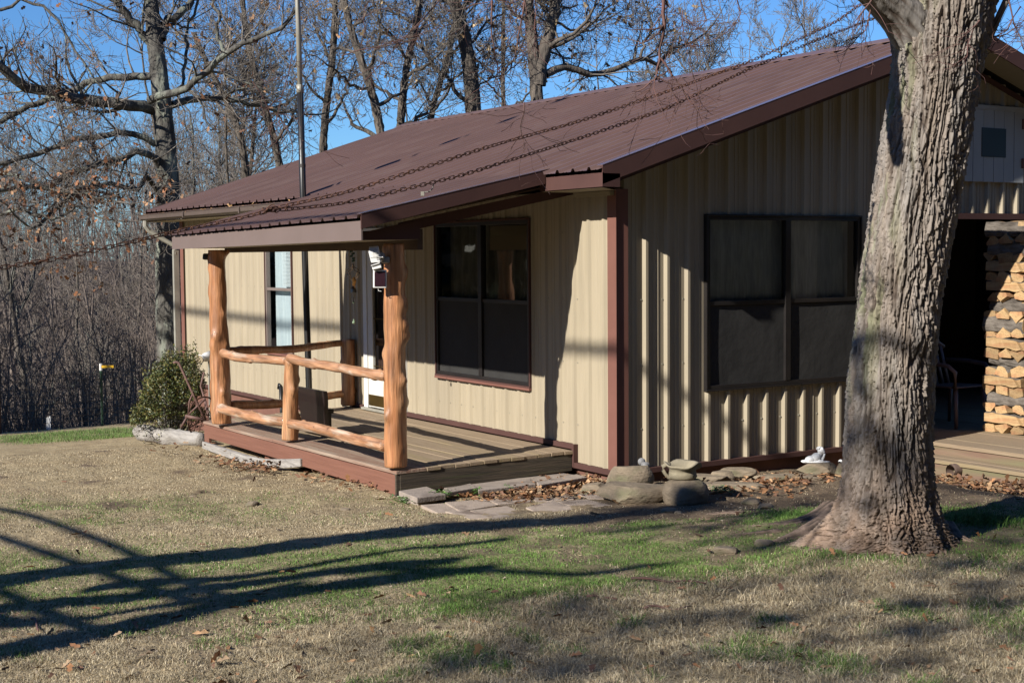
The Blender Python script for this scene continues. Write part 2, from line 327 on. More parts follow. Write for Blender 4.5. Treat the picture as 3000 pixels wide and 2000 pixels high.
# ------------------------------------------------------------------ ribbed steel siding and roofing
PER = .2286
def pattern(s0, s1, phase, h=.026, m=.005, extra=(), lap=False):
    pts = []
    k0 = int((s0-phase)/PER)-2; k1 = int((s1-phase)/PER)+2
    for k in range(k0, k1+1):
        c = phase+k*PER
        pts += [(c-.030, 0), (c-.013, h), (c+.013, h), (c+.030, 0), (c+PER*.36, 0), (c+PER*.36+.006, m), (c+PER*.36+.014, m), (c+PER*.36+.020, 0), (c+PER*.64-.020, 0), (c+PER*.64-.014, m), (c+PER*.64-.006, m), (c+PER*.64, 0)]
    pts.sort(); S = np.array([p[0] for p in pts]); O = np.array([p[1] for p in pts])
    xs = sorted(set([s0, s1]+[float(s) for s in S if s0 < s < s1]+[e for e in extra if s0 < e < s1]))
    if lap:
        for k in range(k0, k1+1):
            if k % 4 == 0:
                e = phase+k*PER+.034
                if s0 < e < s1-.01: xs += [e, e+.0015]
        xs = sorted(xs)
    return [(s, float(np.interp(s, S, O))+(.0035*((math.floor((s-phase-.0345)/(PER*4))) % 2) if lap else 0)) for s in xs]
def ribbed(name, f, s0, s1, phase, zb, zt, holes=(), matr=None, parent=None, h=.026, m=.005):
    """f(s, off, z) gives the point; zb, zt functions of s; holes (s0,s1,z0,z1)"""
    ex = [e for hh in holes for e in hh[:2]]
    P = pattern(s0, s1, phase, h, m, ex, True); mb = MB()
    for (a, oa), (b, ob) in zip(P, P[1:]):
        mid = (a+b)/2; iv = [(lambda s: zb(s), lambda s: zt(s))]
        hs = sorted([hh for hh in holes if hh[0] < mid < hh[1]], key=lambda q: q[2])
        lo = zb
        segs = []
        for hh in hs:
            if hh[2] > zb(mid): segs.append((lo, (lambda s, v=hh[2]: v)))
            lo = (lambda s, v=hh[3]: v)
        segs.append((lo, zt))
        for l, u in segs:
            if u(mid) <= l(mid)+1e-4: continue
            mb.add([f(a, oa, l(a)), f(b, ob, l(b)), f(b, ob, u(b)), f(a, oa, u(a))], [(0, 1, 2, 3)])
    return mb.build(name, matr or M['siding'], parent)

HX0, EY, EZ, RY, RZ, EX = -10.95, -.43, 2.43, 3.94, 3.88, .418
SL = (RZ-EZ)/(RY-EY)
def roofz(y): return EZ+SL*(y-EY) if y <= RY else RZ-SL*(y-RY)
house = thing('ranch_house', (-5, 4, -.2), 'tan steel-sided ranch house with brown metal roof and log porch', 'house')
WIN1 = (-3.081, -1.303, .535, 2.076); WIN2 = (.97, 2.843, .549, 2.081); WIN0 = (-7.66, -6.80, .53, 2.15); DOOR = (-4.742, -3.784, .02, 2.05)
WB = -.098
front = ribbed('front_wall', lambda s, o, z: (s, -o, z), HX0, -.0, -1.30, lambda s: WB if s > -.6 else (.03 if s > -5.17 else -.098), lambda s: 2.31, [WIN1, WIN0, DOOR], parent=house, h=.019)
def gtop(s): return roofz(s)-.13
gable = ribbed('gable_wall', lambda s, o, z: (o, s, z), 0., 8.31, 1.224, lambda s: WB, gtop, [WIN2, (3.46, 7.6, -1, 2.085)], parent=house, h=.031)
mb = MB()                                        # unseen far walls, floor
mb.add([(HX0, 0, -.6), (HX0, 7.9, -.6), (HX0, 7.9, 2.4), (HX0, 3.94, 3.75), (HX0, 0, 2.4)], [(0, 1, 2, 3, 4)])
mb.add([(HX0, 7.9, -.6), (0, 7.9, -.6), (0, 7.9, 2.5), (HX0, 7.9, 2.5)], [(0, 1, 2, 3)])
mb.pieces('rear_wall', M['siding'], house)
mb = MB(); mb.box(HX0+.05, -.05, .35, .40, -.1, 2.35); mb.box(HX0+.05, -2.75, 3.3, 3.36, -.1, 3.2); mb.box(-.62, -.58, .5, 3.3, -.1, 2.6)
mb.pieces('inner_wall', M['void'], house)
# foundation skirting and base trims
mb = MB(); mb.box(HX0, -.012, .018, .06, -1.2, WB-.0); mb.box(-.06, -.018, .02, 3.44, -.8, WB)
mb.pieces('foundation', M['found'], house)
mb = MB()
mb.box(-.60, .045, -.045, .004, WB-.035, WB+.012); mb.box(-.604, -.572, -.050, .003, WB-.03, .075); mb.box(-5.17, -4.75, -.04, .004, .028, .062); mb.box(-3.78, -.605, -.04, .004, .028, .075)
mb.box(HX0, -5.18, -.045, .004, WB-.035, WB+.01); mb.pieces('base_trim', M['rake'], house, bevel=.003)
mb = MB(); mb.box(.002, .046, .008, 3.45, WB-.035, WB+.012); mb.build('gable_base_trim', M['rake'], house, bevel=.003)
mb = MB(); mb.box(-.072, .032, -.034, -.031, WB+.012, 2.30); mb.box(.0325, .0355, -.0305, .105, WB+.012, 2.30); mb.box(.0325, .054, -.0345, -.031, WB+.012, 2.29); mb.box(HX0-.034, HX0+.1, -.034, -.031, -.09, 2.3); mb.box(HX0-.037, HX0-.034, -.034, .1, -.6, 2.3)  # proud fin at the house corner is added to shade the gable flange
mb.pieces('corner_trim', M['trim'], house)
# main roof: front slope, rear slope, ridge cap
EXL = -11.30
def slope_sheet(name, y0, z0, y1, z1, phase=-1.30):
    P = pattern(EXL, EX+.012, phase, .028, .003, (), True); mb = MB(); nseg = 10
    V = []; Fc = []
    for (s, o) in P:
        for k in range(nseg+1):
            t = k/nseg; V.append((s, y0+(y1-y0)*t, z0+(z1-z0)*t+o*.95))
    for i in range(len(P)-1):
        for k in range(nseg): a = i*(nseg+1)+k; Fc.append((a, a+nseg+1, a+nseg+2, a+1))
    mb.add(V, Fc); return mb
mb = slope_sheet('r', EY-.055, EZ+.012-.055*SL, RY, RZ+.012); mb.build('main_roof', M['roof'], house)
mb = slope_sheet('r', RY, RZ+.012, 2*RY-EY+.05, EZ+.012-.05*SL); mb.build('rear_roof', M['roof'], house)
mb = MB()
for sgn in (-1, 1): mb.hexa([(EXL-.02, RY, RZ+.045), (EX+.05, RY, RZ+.045), (EX+.05, RY+sgn*.17, RZ+.037-.17*SL), (EXL-.02, RY+sgn*.17, RZ+.037-.17*SL), (EXL-.02, RY, RZ+.052), (EX+.05, RY, RZ+.052), (EX+.05, RY+sgn*.17, RZ+.044-.17*SL), (EXL-.02, RY+sgn*.17, RZ+.044-.17*SL)])
mb.build('ridge_cap', M['roof'], house)
mb = MB(); y = .0
def slab(mb, x0, x1, ya, za, yb, zb, th):       # sloped slab, th thick downwards
    return mb.hexa([(x0, ya, za-th), (x1, ya, za-th), (x1, yb, zb-th), (x0, yb, zb-th), (x0, ya, za), (x1, ya, za), (x1, yb, zb), (x0, yb, zb)])
# rake trims (top lip, face) on the gable end, both slopes
mb = MB()
for (ya, za, yb, zb) in ((EY-.012, EZ-.004, RY, RZ), (RY+.0005, RZ, 2*RY-EY, EZ)):
    slab(mb, EX, EX+.014, ya, za+.036, yb, zb+.036, .150)
    slab(mb, .036, .05, max(ya, -.02), za-.155+SL*(max(ya, -.02)-ya) if yb <= RY else za-.155, yb, zb-.155, .055)
mb.pieces('rake_trim', M['rake'], house)
mb = MB()
for (ya, za, yb, zb) in ((EY-.012, EZ-.004, RY, RZ), (RY+.0005, RZ, 2*RY-EY, EZ)): slab(mb, EX-.07, EX+.016, ya, za+.041, yb, zb+.041, .005)
mb.pieces('rake_lip', M['lip'], house)
mb = MB(); slab(mb, .031, .035, -.03, EZ-.095+SL*.40, RY, RZ-.095, .062); mb.build('rake_painted_shade', M['void'], house)  # dark strip stands in for the black shade gap under the rake
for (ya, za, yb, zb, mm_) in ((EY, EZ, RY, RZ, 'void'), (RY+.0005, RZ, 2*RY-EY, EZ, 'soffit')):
    mb = MB(); slab(mb, .051, EX-.012, ya+.02, za-.075, yb, zb-.075, .02); mb.build('rake_soffit', M[mm_], house)  # front soffit coloured dark to imitate its shade, rear stays beige
mb = MB()
for (ya, za, yb, zb) in ((EY, EZ, RY, RZ), (RY+.0005, RZ, 2*RY-EY, EZ)): slab(mb, EXL+.02, EX-.02, ya+.03, za-.03, yb, zb-.03, .03)
mb.build('roof_deck', M['void'], house)
mb = MB(); mb.box(-.486, EX+.014, EY-.014, EY, 2.292, 2.405); mb.box(EX+.0005, EX+.014, EY-.0005, EY+.16, 2.292, 2.40); mb.box(EXL, -5.05, EY-.012, EY, 2.30, 2.405); mb.box(EXL-.014, EXL, EY-.014, EY+.3, 2.292, 2.40)
slab(mb, EXL-.014, EXL, EY-.012, EZ+.03, RY, RZ+.03, .15)
mb.pieces('eave_fascia', M['rake'], house)
mb = MB(); mb.add([(-.49, EY+.0005, 2.286), (EX-.001, EY+.0005, 2.286), (.06, -.035, 2.286), (-.49, -.035, 2.286)], [(0, 1, 2, 3)]); mb.box(EXL+.0, -4.9, EY+.001, -.03, 2.282, 2.290)
mb.pieces('eave_soffit', M['soffit'], house)
mb = MB(); mb.box(-.49, .03, -.085, -.036, 2.245, 2.2815); mb.build('soffit_trim', M['soffit'], house)
# porch roof: slightly twisted sheet
PR = dict(xl0=-5.0, xr0=-.40, y0=-2.17, zl0=1.985, zr0=2.05, xl1=-5.12, xr1=-.40, y1=-.40, zl1=2.435, zr1=2.445)
def prz(x, t): 
    u = (x+5.06)/4.66; z0 = PR['zl0']+(PR['zr0']-PR['zl0'])*u; z1 = PR['zl1']+(PR['zr1']-PR['zl1'])*u; return z0+(z1-z0)*t
P = pattern(-5.06, -.40+.012, -1.30, .026, .003, (), True); V = []; Fc = []; ns = 8
for (s, o) in P:
    for k in range(ns+1):
        t = k/ns*1.03-.03; lx = s-(.06-0.12*(1-t))*max(0, (-s-.4)/4.66)
        V.append((lx, PR['y0']-.04+(PR['y1']+.04-PR['y0'])*((t+.03)/1.03), prz(s, t)+.012+o*.95))
for i in range(len(P)-1):
    for k in range(ns): a = i*(ns+1)+k; Fc.append((a, a+ns+1, a+ns+2, a+1))
mb = MB(); mb.add(V, Fc); mb.build('porch_roof', M['roof'], house)
mb = MB()
mb.hexa([(-4.98, -2.17, 1.838), (-.40, -2.18, 1.876), (-.40, -2.166, 1.876), (-4.98, -2.156, 1.838), (-4.98, -2.17, 1.975), (-.40, -2.18, 2.030), (-.40, -2.166, 2.030), (-4.98, -2.156, 1.975)])
mb.build('porch_fascia', M['fascia'], house)
mb = MB()                                        # porch rake: lip, face, return box, inner trim
zl, zr = 2.048, 2.445
slab(mb, -.46, -.382, -2.187, zl+.040, -.45, zr+.028, .005); mb.build('porch_rake_lip', M['lip'], house); mb = MB()
slab(mb, -.399, -.385, -2.185, zl+.034, -.45, zr+.034-.012, .115)
mb.hexa([(-.52, -2.155, 1.877), (-.505, -2.155, 1.877), (-.505, -1.60, 1.885), (-.52, -1.60, 1.885), (-.52, -2.155, 1.93), (-.505, -2.155, 1.93), (-.505, -1.60, 2.045), (-.52, -1.60, 2.045)])
slab(mb, -.60, -.585, -1.75, 2.02, -.03, 2.36, .085)
mb.pieces('porch_rake_trim', M['rake'], house)
mb = MB(); mb.hexa([(-4.97, -2.155, 1.846), (-.53, -2.155, 1.884), (-.53, -1.60, 1.884), (-4.97, -1.60, 1.846), (-4.97, -2.155, 1.852), (-.53, -2.155, 1.890), (-.53, -1.60, 1.890), (-4.97, -1.60, 1.852)])
mb.build('porch_soffit', M['soffit'], house)
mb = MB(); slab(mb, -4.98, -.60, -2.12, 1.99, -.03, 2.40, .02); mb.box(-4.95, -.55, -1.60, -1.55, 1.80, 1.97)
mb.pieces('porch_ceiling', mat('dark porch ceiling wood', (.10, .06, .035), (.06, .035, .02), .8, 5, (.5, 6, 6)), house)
# gutter and downspout
mb = MB(); gx0, gx1 = -11.28, -5.38
sec = [(-.445, 2.385), (-.445, 2.300), (-.500, 2.292), (-.548, 2.322), (-.556, 2.375), (-.566, 2.378), (-.566, 2.386), (-.552, 2.386), (-.541, 2.325), (-.498, 2.298), (-.450, 2.305), (-.450, 2.385)]
n = len(sec); mb.add([(gx0, a, b) for a, b in sec]+[(gx1, a, b) for a, b in sec], [(i, (i+1) % n, n+(i+1) % n, n+i) for i in range(n)]+[tuple(range(n)), tuple(range(2*n-1, n-1, -1))])
for xx in (-9.3, -7.2): mb.box(xx, xx+.03, -.57, -.556, 2.30, 2.388)
gut = mb.build('gutter', M['gutter'], house)
mb = MB(); P = [(-11.15, -.50, 2.30), (-11.15, -.50, 2.22), (-11.14, -.44, 2.14), (-11.08, -.25, 2.02), (-11.03, -.11, 1.93), (-11.02, -.10, 1.8)]
mb.tube(P, .036, 8); mb.box(-11.06, -10.99, -.13, -.05, -.3, 1.86); mb.build('downspout', M['galv'], gut)
# gutter leaves are part of the litter further down

# ------------------------------------------------------------------ windows and door
def window(name, ax, s0, s1, z0, z1, mid, rail, parent, panes, trimw=.016, off=.036, label=None):
    """ax 'x': on the front wall (s along x, out = -y); ax 'y': on the gable (s along y, out = +x)"""
    def B(mb, a, b, c, d, o0, o1):
        if ax == 'x': mb.box(a, b, -o1, -o0, c, d)
        else: mb.box(o0, o1, a, b, c, d)
    mb = MB(); t = trimw
    B(mb, s0-t, s1+t, z1, z1+t, .003, off+.012); B(mb, s0-t, s1+t, z0-t, z0, .003, off+.014); B(mb, s0-t, s0, z0, z1, .003, off+.010); B(mb, s1, s1+t, z0, z1, .003, off+.010)
    wo = mb.build('window', M['rake'] if ax == 'x' else M['dark'], parent, bevel=.002)
    if ax == 'x': mb = MB(); B(mb, s0-t, s1+t, z0-t-.024, z0-t-.0005, .003, off+.018); mb.build('sill', M['trim'], wo, bevel=.002)
    if label: wo['label'] = label
    mb = MB(); f = .035
    B(mb, s0, s1, z1-f, z1-.001, -.02, off); B(mb, s0, s1, z0+.001, z0+f, -.02, off); B(mb, s0+.001, s0+f, z0+f, z1-f, -.02, off); B(mb, s1-f, s1-.001, z0+f, z1-f, -.02, off)
    if mid is not None: B(mb, mid-.032, mid+.032, z0+f, z1-f, -.02, off+.004)
    B(mb, s0+f, s1-f, rail-.018, rail+.018, -.021, off-.008)
    mb.build('frame', M['dark'] if name != 'small' else mat('brown grey window frame', (.20, .16, .14), None, .4), wo, bevel=.002)
    cells = [(s0+f, s1-f)] if mid is None else [(s0+f, mid-.032), (mid+.032, s1-f)]
    for a, b in cells:
        mb = MB()
        if ax == 'x': mb.add([(a, -.008, rail), (b, -.008, rail), (b, -.008, z1-f), (a, -.008, z1-f)], [(0, 1, 2, 3)])
        else: mb.add([(.008, a, rail), (.008, b, rail), (.008, b, z1-f), (.008, a, z1-f)], [(0, 1, 2, 3)])
        mb.build('pane', M['glass'], wo)
        mb = MB(); nA, nB = 14, 14; V = []; Fc = []; sd = random.random()*50
        for i in range(nA+1):
            for j in range(nB+1):
                s_ = a+(b-a)*i/nA; z_ = z0+f+(rail-.018-z0-f)*j/nB; edge = min(i, nA-i, j, nB-j)
                w_ = (.006*mnoise.noise(Vector((s_*3+sd, z_*1.6, 1))) if edge else 0)+.001
                V.append((s_, -.012-w_, z_) if ax == 'x' else (.012+w_, s_, z_))
        for i in range(nA):
            for j in range(nB): k = i*(nB+1)+j; Fc.append((k, k+nB+1, k+nB+2, k+1))
        if panes != 'glasslow':
            mb.add(V, Fc); mb.build('screen', M['screen'], wo, smooth=True)
        else:
            mb.add([(a, -.006, z0+f), (b, -.006, z0+f), (b, -.006, rail-.018), (a, -.006, rail-.018)], [(0, 1, 2, 3)]); mb.build('pane', M['glass'], wo)
    return wo
w1 = window('front', 'x', *WIN1, -2.192, 1.31, house, 'screen', label='wide dark front window beneath the porch roof')
w2 = window('gable', 'y', *WIN2, 1.925, 1.31, house, 'screen', label='large gable window with navy curtains')
w0 = window('small', 'x', *WIN0, None, 1.335, house, 'glasslow', label='narrow front window with half closed blind')
mb = MB(); Wv = []; n = 60
for i in range(n+1):
    s_ = 1.0+1.82*i/n; Wv += [(-.10+.022*math.sin(i*1.25)+.01*math.sin(i*.47), s_, .56), (-.10+.022*math.sin(i*1.25), s_, 2.06)]
mb.add(Wv, [(2*i, 2*i+2, 2*i+3, 2*i+1) for i in range(n)]); mb.build('curtain', M['curtain'], w2, smooth=True)
mb = MB(); mb.box(-2.15, -1.34, .06, .065, 1.80, 2.03); mb.build('shade', M['shade'], w1)
mb = MB(); Wv = []
for i in range(61):
    s_ = -3.04+1.70*i/60; Wv += [(s_, .12+.02*math.sin(i*1.1), .58), (s_, .12+.02*math.sin(i*1.1), 2.05)]
mb.add(Wv, [(2*i, 2*i+2, 2*i+3, 2*i+1) for i in range(60)]); mb.build('curtain', mat('dim olive curtain', (.16, .15, .12), (.10, .09, .07), .9, 4, (8, 1, 1)), w1, smooth=True)
mb = MB()
for k in range(44):
    z_ = 1.37+k*.0175; mb.hexa([(-7.25, .03, z_), (-6.84, .03, z_), (-6.84, .045, z_+.011), (-7.25, .045, z_+.011), (-7.25, .031, z_+.002), (-6.84, .031, z_+.002), (-6.84, .046, z_+.013), (-7.25, .046, z_+.013)])
mb.build('blind', M['blind'], w0)
mb = MB(); mb.box(-7.62, -6.84, .09, .095, .56, 2.1); mb.build('curtain', M['sheer'], w0)
# storm door with white jambs
mb = MB(); x0, x1 = DOOR[0], DOOR[1]
mb.box(x0-.008, x0+.085, -.055, .02, .035, 2.06); mb.box(x1-.06, x1+.0, -.055, .02, .035, 2.06); mb.box(x0+.085, x1-.06, -.055, .02, 2.0, 2.06)
jamb = mb.build('door', M['white'], house, bevel=.003); jamb['label'] = 'cream storm door with glass and brass kick plate'
mb = MB(); a, b = x0+.09, x1-.065
mb.box(a, a+.12, -.045, -.01, .06, 1.99); mb.box(b-.12, b, -.045, -.01, .06, 1.99); mb.box(a+.12, b-.12, -.045, -.01, 1.87, 1.99); mb.box(a+.12, b-.12, -.045, -.01, .06, .42)
mb.build('door_leaf', M['doorw'], jamb, bevel=.004)
mb = MB(); mb.box(a+.01, b-.01, -.049, -.046, .075, .20); mb.build('kick_plate', M['brass'], jamb)
mb = MB(); mb.add([(a+.12, -.03, .42), (b-.12, -.03, .42), (b-.12, -.03, 1.87), (a+.12, -.03, 1.87)], [(0, 1, 2, 3)]); mb.build('pane', M['glass'], jamb)
mb = MB(); mb.box(a, b, .03, .06, .05, 2.0); mb.build('inner_door', mat('dark brown inner door', (.07, .035, .025), (.05, .025, .018), .5, 4), jamb)
mb = MB(); mb.box(a+.16, a+.168, -.034, -.031, .45, 1.85)
mb.box(a+.12, b-.12, -.034, -.031, .52, .528); mb.box(a+.12, b-.12, -.034, -.031, 1.05, 1.058); mb.build('muntin', M['brass'], jamb)
mb = MB(); mb.box(x0, x1, -.10, -.056, .028, .052); mb.build('threshold', M['galv'], jamb)
# loft hatch with vent above the recess, lintel trim
mb = MB(); yv0, yv1, zv0, zv1 = 4.24, 5.17, 2.45, 3.22
for k in range(6):
    a = yv0+(yv1-yv0)*k/6; b = yv0+(yv1-yv0)*(k+1)/6-.006; mb.box(.03, .050+.0015*(k % 2), a, b, zv0, zv1-.05)
mb.box(.028, .055, yv0-.03, yv1+.03, zv1-.05, zv1)
hat = mb.build('loft_hatch', M['sidingdoor'], house, bevel=.002)
mb = MB(); mb.box(.051, .056, 4.515, 4.882, 2.70, 2.992); mb.build('vent', M['dark'], hat)
mb = MB(); mb.box(.05, .066, 5.13, 5.20, 3.0, 3.1); mb.box(.05, .066, 5.13, 5.20, 2.60, 2.70); mb.pieces('hinge', M['trim'], hat)
mb = MB(); mb.box(.030, .048, 3.42, 7.9, 2.075, 2.135); mb.box(-.10, .0295, 3.42, 7.9, 2.075, 2.082); mb.build('lintel_trim', M['rake'], house)
# recess behind the gable: inner walls, ceiling
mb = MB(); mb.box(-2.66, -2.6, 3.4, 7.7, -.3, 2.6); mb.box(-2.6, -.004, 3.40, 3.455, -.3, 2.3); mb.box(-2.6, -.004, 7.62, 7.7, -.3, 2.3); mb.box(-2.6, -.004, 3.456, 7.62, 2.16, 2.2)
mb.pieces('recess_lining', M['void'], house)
ps = thing('added_shade_screen', (.5, 2.8, -.25), 'added dark panels hidden behind the maple trunk to shade the deck and woodpile', 'screen')  # added and unseen: panels shaped to cast shade on deck, chair and woodpile
mb = MB(); V2 = [(.43, -.4), (.765, -.4), (.765, 1.85), (1.28, 2.7), (.66, 2.7), (.43, 2.05)]; n = 6; mb.add([(a, 2.72, b) for a, b in V2]+[(a, 2.76, b) for a, b in V2], [tuple(range(n)), tuple(range(2*n-1, n-1, -1))]+[(i, (i+1) % n, n+(i+1) % n, n+i) for i in range(n)]); mb.build('panel', M['void'], ps)
mb = MB(); mb.box(.06, .45, 3.03, 3.07, -.105, 2.05); mb.build('panel', M['void'], ps)
# rows of screws on the siding
mb = MB()
for zz in (.25, .80, 1.36, 1.95):
    for k in range(0, 14):
        s = 1.224+(k-4)*PER
        for dy in (-.045,):
            if .12 < s < 3.4 and not (WIN2[0]-.05 < s+dy < WIN2[1]+.05 and WIN2[2] < zz < WIN2[3]): mb.obox((.004, s+dy, zz), (.004, 0, 0), (0, .005, 0), (0, 0, .005))
    for k in range(-42, 0):
        s = -1.30+k*PER+.045+PER*4
        if -10.8 < s < -.13 and not any(hh[0]-.05 < s < hh[1]+.05 and hh[2] < zz < hh[3] for hh in (WIN1, WIN0, DOOR)): mb.obox((s, -.003, zz), (.004, 0, 0), (0, .004, 0), (0, 0, .004))
mb.build('screws', M['galv'], house)['kind'] = 'stuff'
# ------------------------------------------------------------------ cedar porch
def logtube(P, R0, R1, seed, knots=8, n=22, amp=.10, kamp=.30):
    P = np.array(P, float); rs = random.Random(seed)
    seg = np.linalg.norm(np.diff(P, axis=0), axis=1); T = np.concatenate([[0], np.cumsum(seg)]); Lg = T[-1]; N = max(8, int(Lg/.025))
    tt = np.linspace(0, Lg, N); C = np.stack([np.interp(tt, T, P[:, k]) for k in range(3)], 1)
    ker = np.ones(9)/9
    if len(P) > 2:
        for k in range(3): C[:, k] = np.convolve(np.pad(C[:, k], 4, mode='edge'), ker, 'valid')
    D = np.gradient(C, axis=0); D /= np.linalg.norm(D, axis=1)[:, None]
    ref = np.array([1., 0, 0]) if abs(D[:, 2]).mean() > .7 else np.array([0, 0, 1.])
    A = np.cross(D, ref); A /= np.linalg.norm(A, axis=1)[:, None]; B = np.cross(D, A)
    th = np.linspace(0, 2*math.pi, n, endpoint=False)
    t = tt/Lg; R = (R0+(R1-R0)*t)[:, None]*np.ones((1, n))
    TT = tt[:, None]*np.ones((1, n)); TH = th[None, :]*np.ones((N, 1))
    R = R*(1+amp*pn(np.cos(TH)*.9+seed*3.1, np.sin(TH)*.9, TT*3.2)+.05*pn(np.cos(TH)*2.2+seed, np.sin(TH)*2.2, TT*9)+.03*np.abs(pn(np.cos(TH)*5, np.sin(TH)*5+seed, TT*1.5)))
    KM = np.ones_like(R)
    for k in range(knots):
        kt = rs.random()*Lg; ka = rs.random()*6.283; s1 = R0*(.22+.3*rs.random()); a = kamp*R0*(.4+.8*rs.random())
        dth = (TH-ka+math.pi) % (2*math.pi)-math.pi
        ee = ((TT-kt)/(s1*1.4))**2+(dth*R0/s1)**2; R = R+a*np.exp(-ee)-(a*.9*np.exp(-ee*5) if k % 2 else 0); KM = KM*(1-(.80 if k % 2 else .3)*np.exp(-ee*(3.0 if k % 2 else 6.)))
    KM = KM*(.80+.35*np.clip(.5+pn(np.cos(TH)*1.3+seed, np.sin(TH)*1.3, TT*4), 0, 1))
    V = C[:, None, :]+A[:, None, :]*(np.cos(TH)*R)[..., None]+B[:, None, :]*(np.sin(TH)*R)[..., None]
    V = V.reshape(-1, 3); Fc = [(i*n+j, i*n+(j+1) % n, (i+1)*n+(j+1) % n, (i+1)*n+j) for i in range(N-1) for j in range(n)]
    c0 = len(V); V = np.concatenate([V, C[:1], C[-1:]]); Fc += [(c0, (j+1) % n, j) for j in range(n)]+[(c0+1, (N-1)*n+j, (N-1)*n+(j+1) % n) for j in range(n)]
    mb = MB(); mb.add(V, Fc); mb.col = np.concatenate([np.repeat(KM.reshape(-1, 1), 3, axis=1), np.ones((2, 3))*.8]); return mb
porch = thing('log_porch', (-2.9, -.9, -.25), 'raised wooden porch deck with peeled cedar posts and rails', 'porch')
def dz(x, y): return .02+(.02+.008+.028*min(1, max(0, (-x-.6)/4.6)))*(y/1.81)   # deck surface height
mb = MB(); yb = -1.80; k = 0
while yb < -.05:
    wd = .285 if k == 0 else .138; y1 = min(yb+wd-.006, -.047); x0 = -5.175; rr = random.Random(k)
    cuts = [x0]+sorted([rr.uniform(-4.4, -3.0), rr.uniform(-2.6, -1.4)])+[-.585+rr.uniform(-.008, .008)]
    for a, b in zip(cuts, cuts[1:]):
        j = rr.uniform(-.003, .003)
        z = lambda x, y: dz(x, y)+j
        mb.hexa([(a+.002, yb, z(a, yb)-.03), (b-.002, yb, z(b, yb)-.03), (b-.002, y1, z(b, y1)-.03), (a+.002, y1, z(a, y1)-.03), (a+.002, yb, z(a, yb)), (b-.002, yb, z(b, yb)), (b-.002, y1, z(b, y1)), (a+.002, y1, z(a, y1))])
    yb += wd; k += 1
    if k == 1: edge = mb; edge.build('edge_board', M['deckred'], porch, bevel=.004); mb = MB()
mb.build('deck_boards', M['deck'], porch, bevel=.003)
def q(mb, xa, xb, y0, y1, za0, za1, zb0, zb1): mb.hexa([(xa, y0, za0), (xb, y0, zb0), (xb, y1, zb0), (xa, y1, za0), (xa, y0, za1), (xb, y0, zb1), (xb, y1, zb1), (xa, y1, za1)])
mb = MB(); f0 = dz(-5.15, -1.8)-.036; f1 = dz(-2.2, -1.8)-.036; f2 = dz(-.6, -1.8)-.036
q(mb, -5.15, -2.105, -1.80, -1.765, f0-.135, f0, f1-.150, f1); q(mb, -2.10, -.612, -1.803, -1.767, f1-.155, f1-.002, f2-.165, f2)
mb.box(-5.15, -5.01, -1.799, -1.768, f0-.30, f0-.1355); mb.box(-3.62, -3.5, -1.72, -1.64, -.4, -.2); mb.box(-1.5, -1.40, -1.72, -1.62, -.4, -.2)
mb.build('front_board', M['redboard'], porch, bevel=.003)
mb = MB(); mb.hexa([(-.61, -1.765, -.205), (-.592, -1.765, -.205), (-.592, -.05, -.16), (-.61, -.05, -.16), (-.61, -1.765, -.038), (-.592, -1.765, -.038), (-.592, -.05, -.012), (-.61, -.05, -.012)])
mb.box(-.66, -.596, -1.80, -1.7655, -.30, -.04)
mb.build('end_board', M['oldboard'], porch, bevel=.004)
posts = [((-.668, -1.765), (-.62, -1.775), 1.88, .0915, .083, 3, 20, 'thick peeled cedar post at the front right corner'), ((-4.60, -1.80), (-4.64, -1.80), 1.855, .098, .090, 11, 22, 'thick peeled cedar post at the front left corner'),
         ((-2.865, -1.76), (-2.80, -1.76), .80, .076, .068, 5, 10, 'short cedar rail post midway along the front'), ((-5.09, -.095), (-5.05, -.095), .83, .079, .074, 8, 5, 'short cedar rail post against the wall')]
for (a, b, h, r0, r1, sd, kn, lab) in posts:
    zb = dz(a[0], a[1])
    P = [(a[0], a[1], zb-.002), ((a[0]*.6+b[0]*.4)+.015*math.sin(sd), (a[1]+b[1])/2, zb+h*.45), (b[0], b[1], h)]
    o = logtube(P, r0*1.02, r1*.97, sd, kn, n=34, amp=.13, kamp=.36).build('post', M['cedar'], porch, smooth=True); o['label'] = lab
def rail(u0, v0, u1, v1, yy0, yy1, r0, r1, sd, sag=.03, m='cedarR', mid=None):
    a = at(u0, v0, 1, yy0); b = at(u1, v1, 1, yy1); P = [a+(b-a)*t+np.array([0, .015*math.sin(t*5+sd), -sag*math.sin(math.pi*t)+.007*math.sin(t*9+sd)]) for t in np.linspace(0, 1, 14)]
    logtube(P, r0, r1, sd, 9, n=16, amp=.16, kamp=.4).build('rail', M[m], porch, smooth=True)
rail(648, 1035, 840, 1056, -1.84, -1.80, .047, .040, 21, .018); rail(846, 1047, 1130, 1100, -1.80, -1.86, .042, .043, 22, .012)
rail(650, 1192, 842, 1236, -1.84, -1.80, .050, .047, 23, .03); rail(853, 1238, 1135, 1308, -1.80, -1.84, .045, .050, 24, .0)
rail(660, 1030, 1008, 1005, -1.72, -.12, .048, .038, 25, .015, 'cedar'); rail(664, 1190, 1012, 1152, -1.72, -.12, .052, .042, 26, .03, 'cedar')

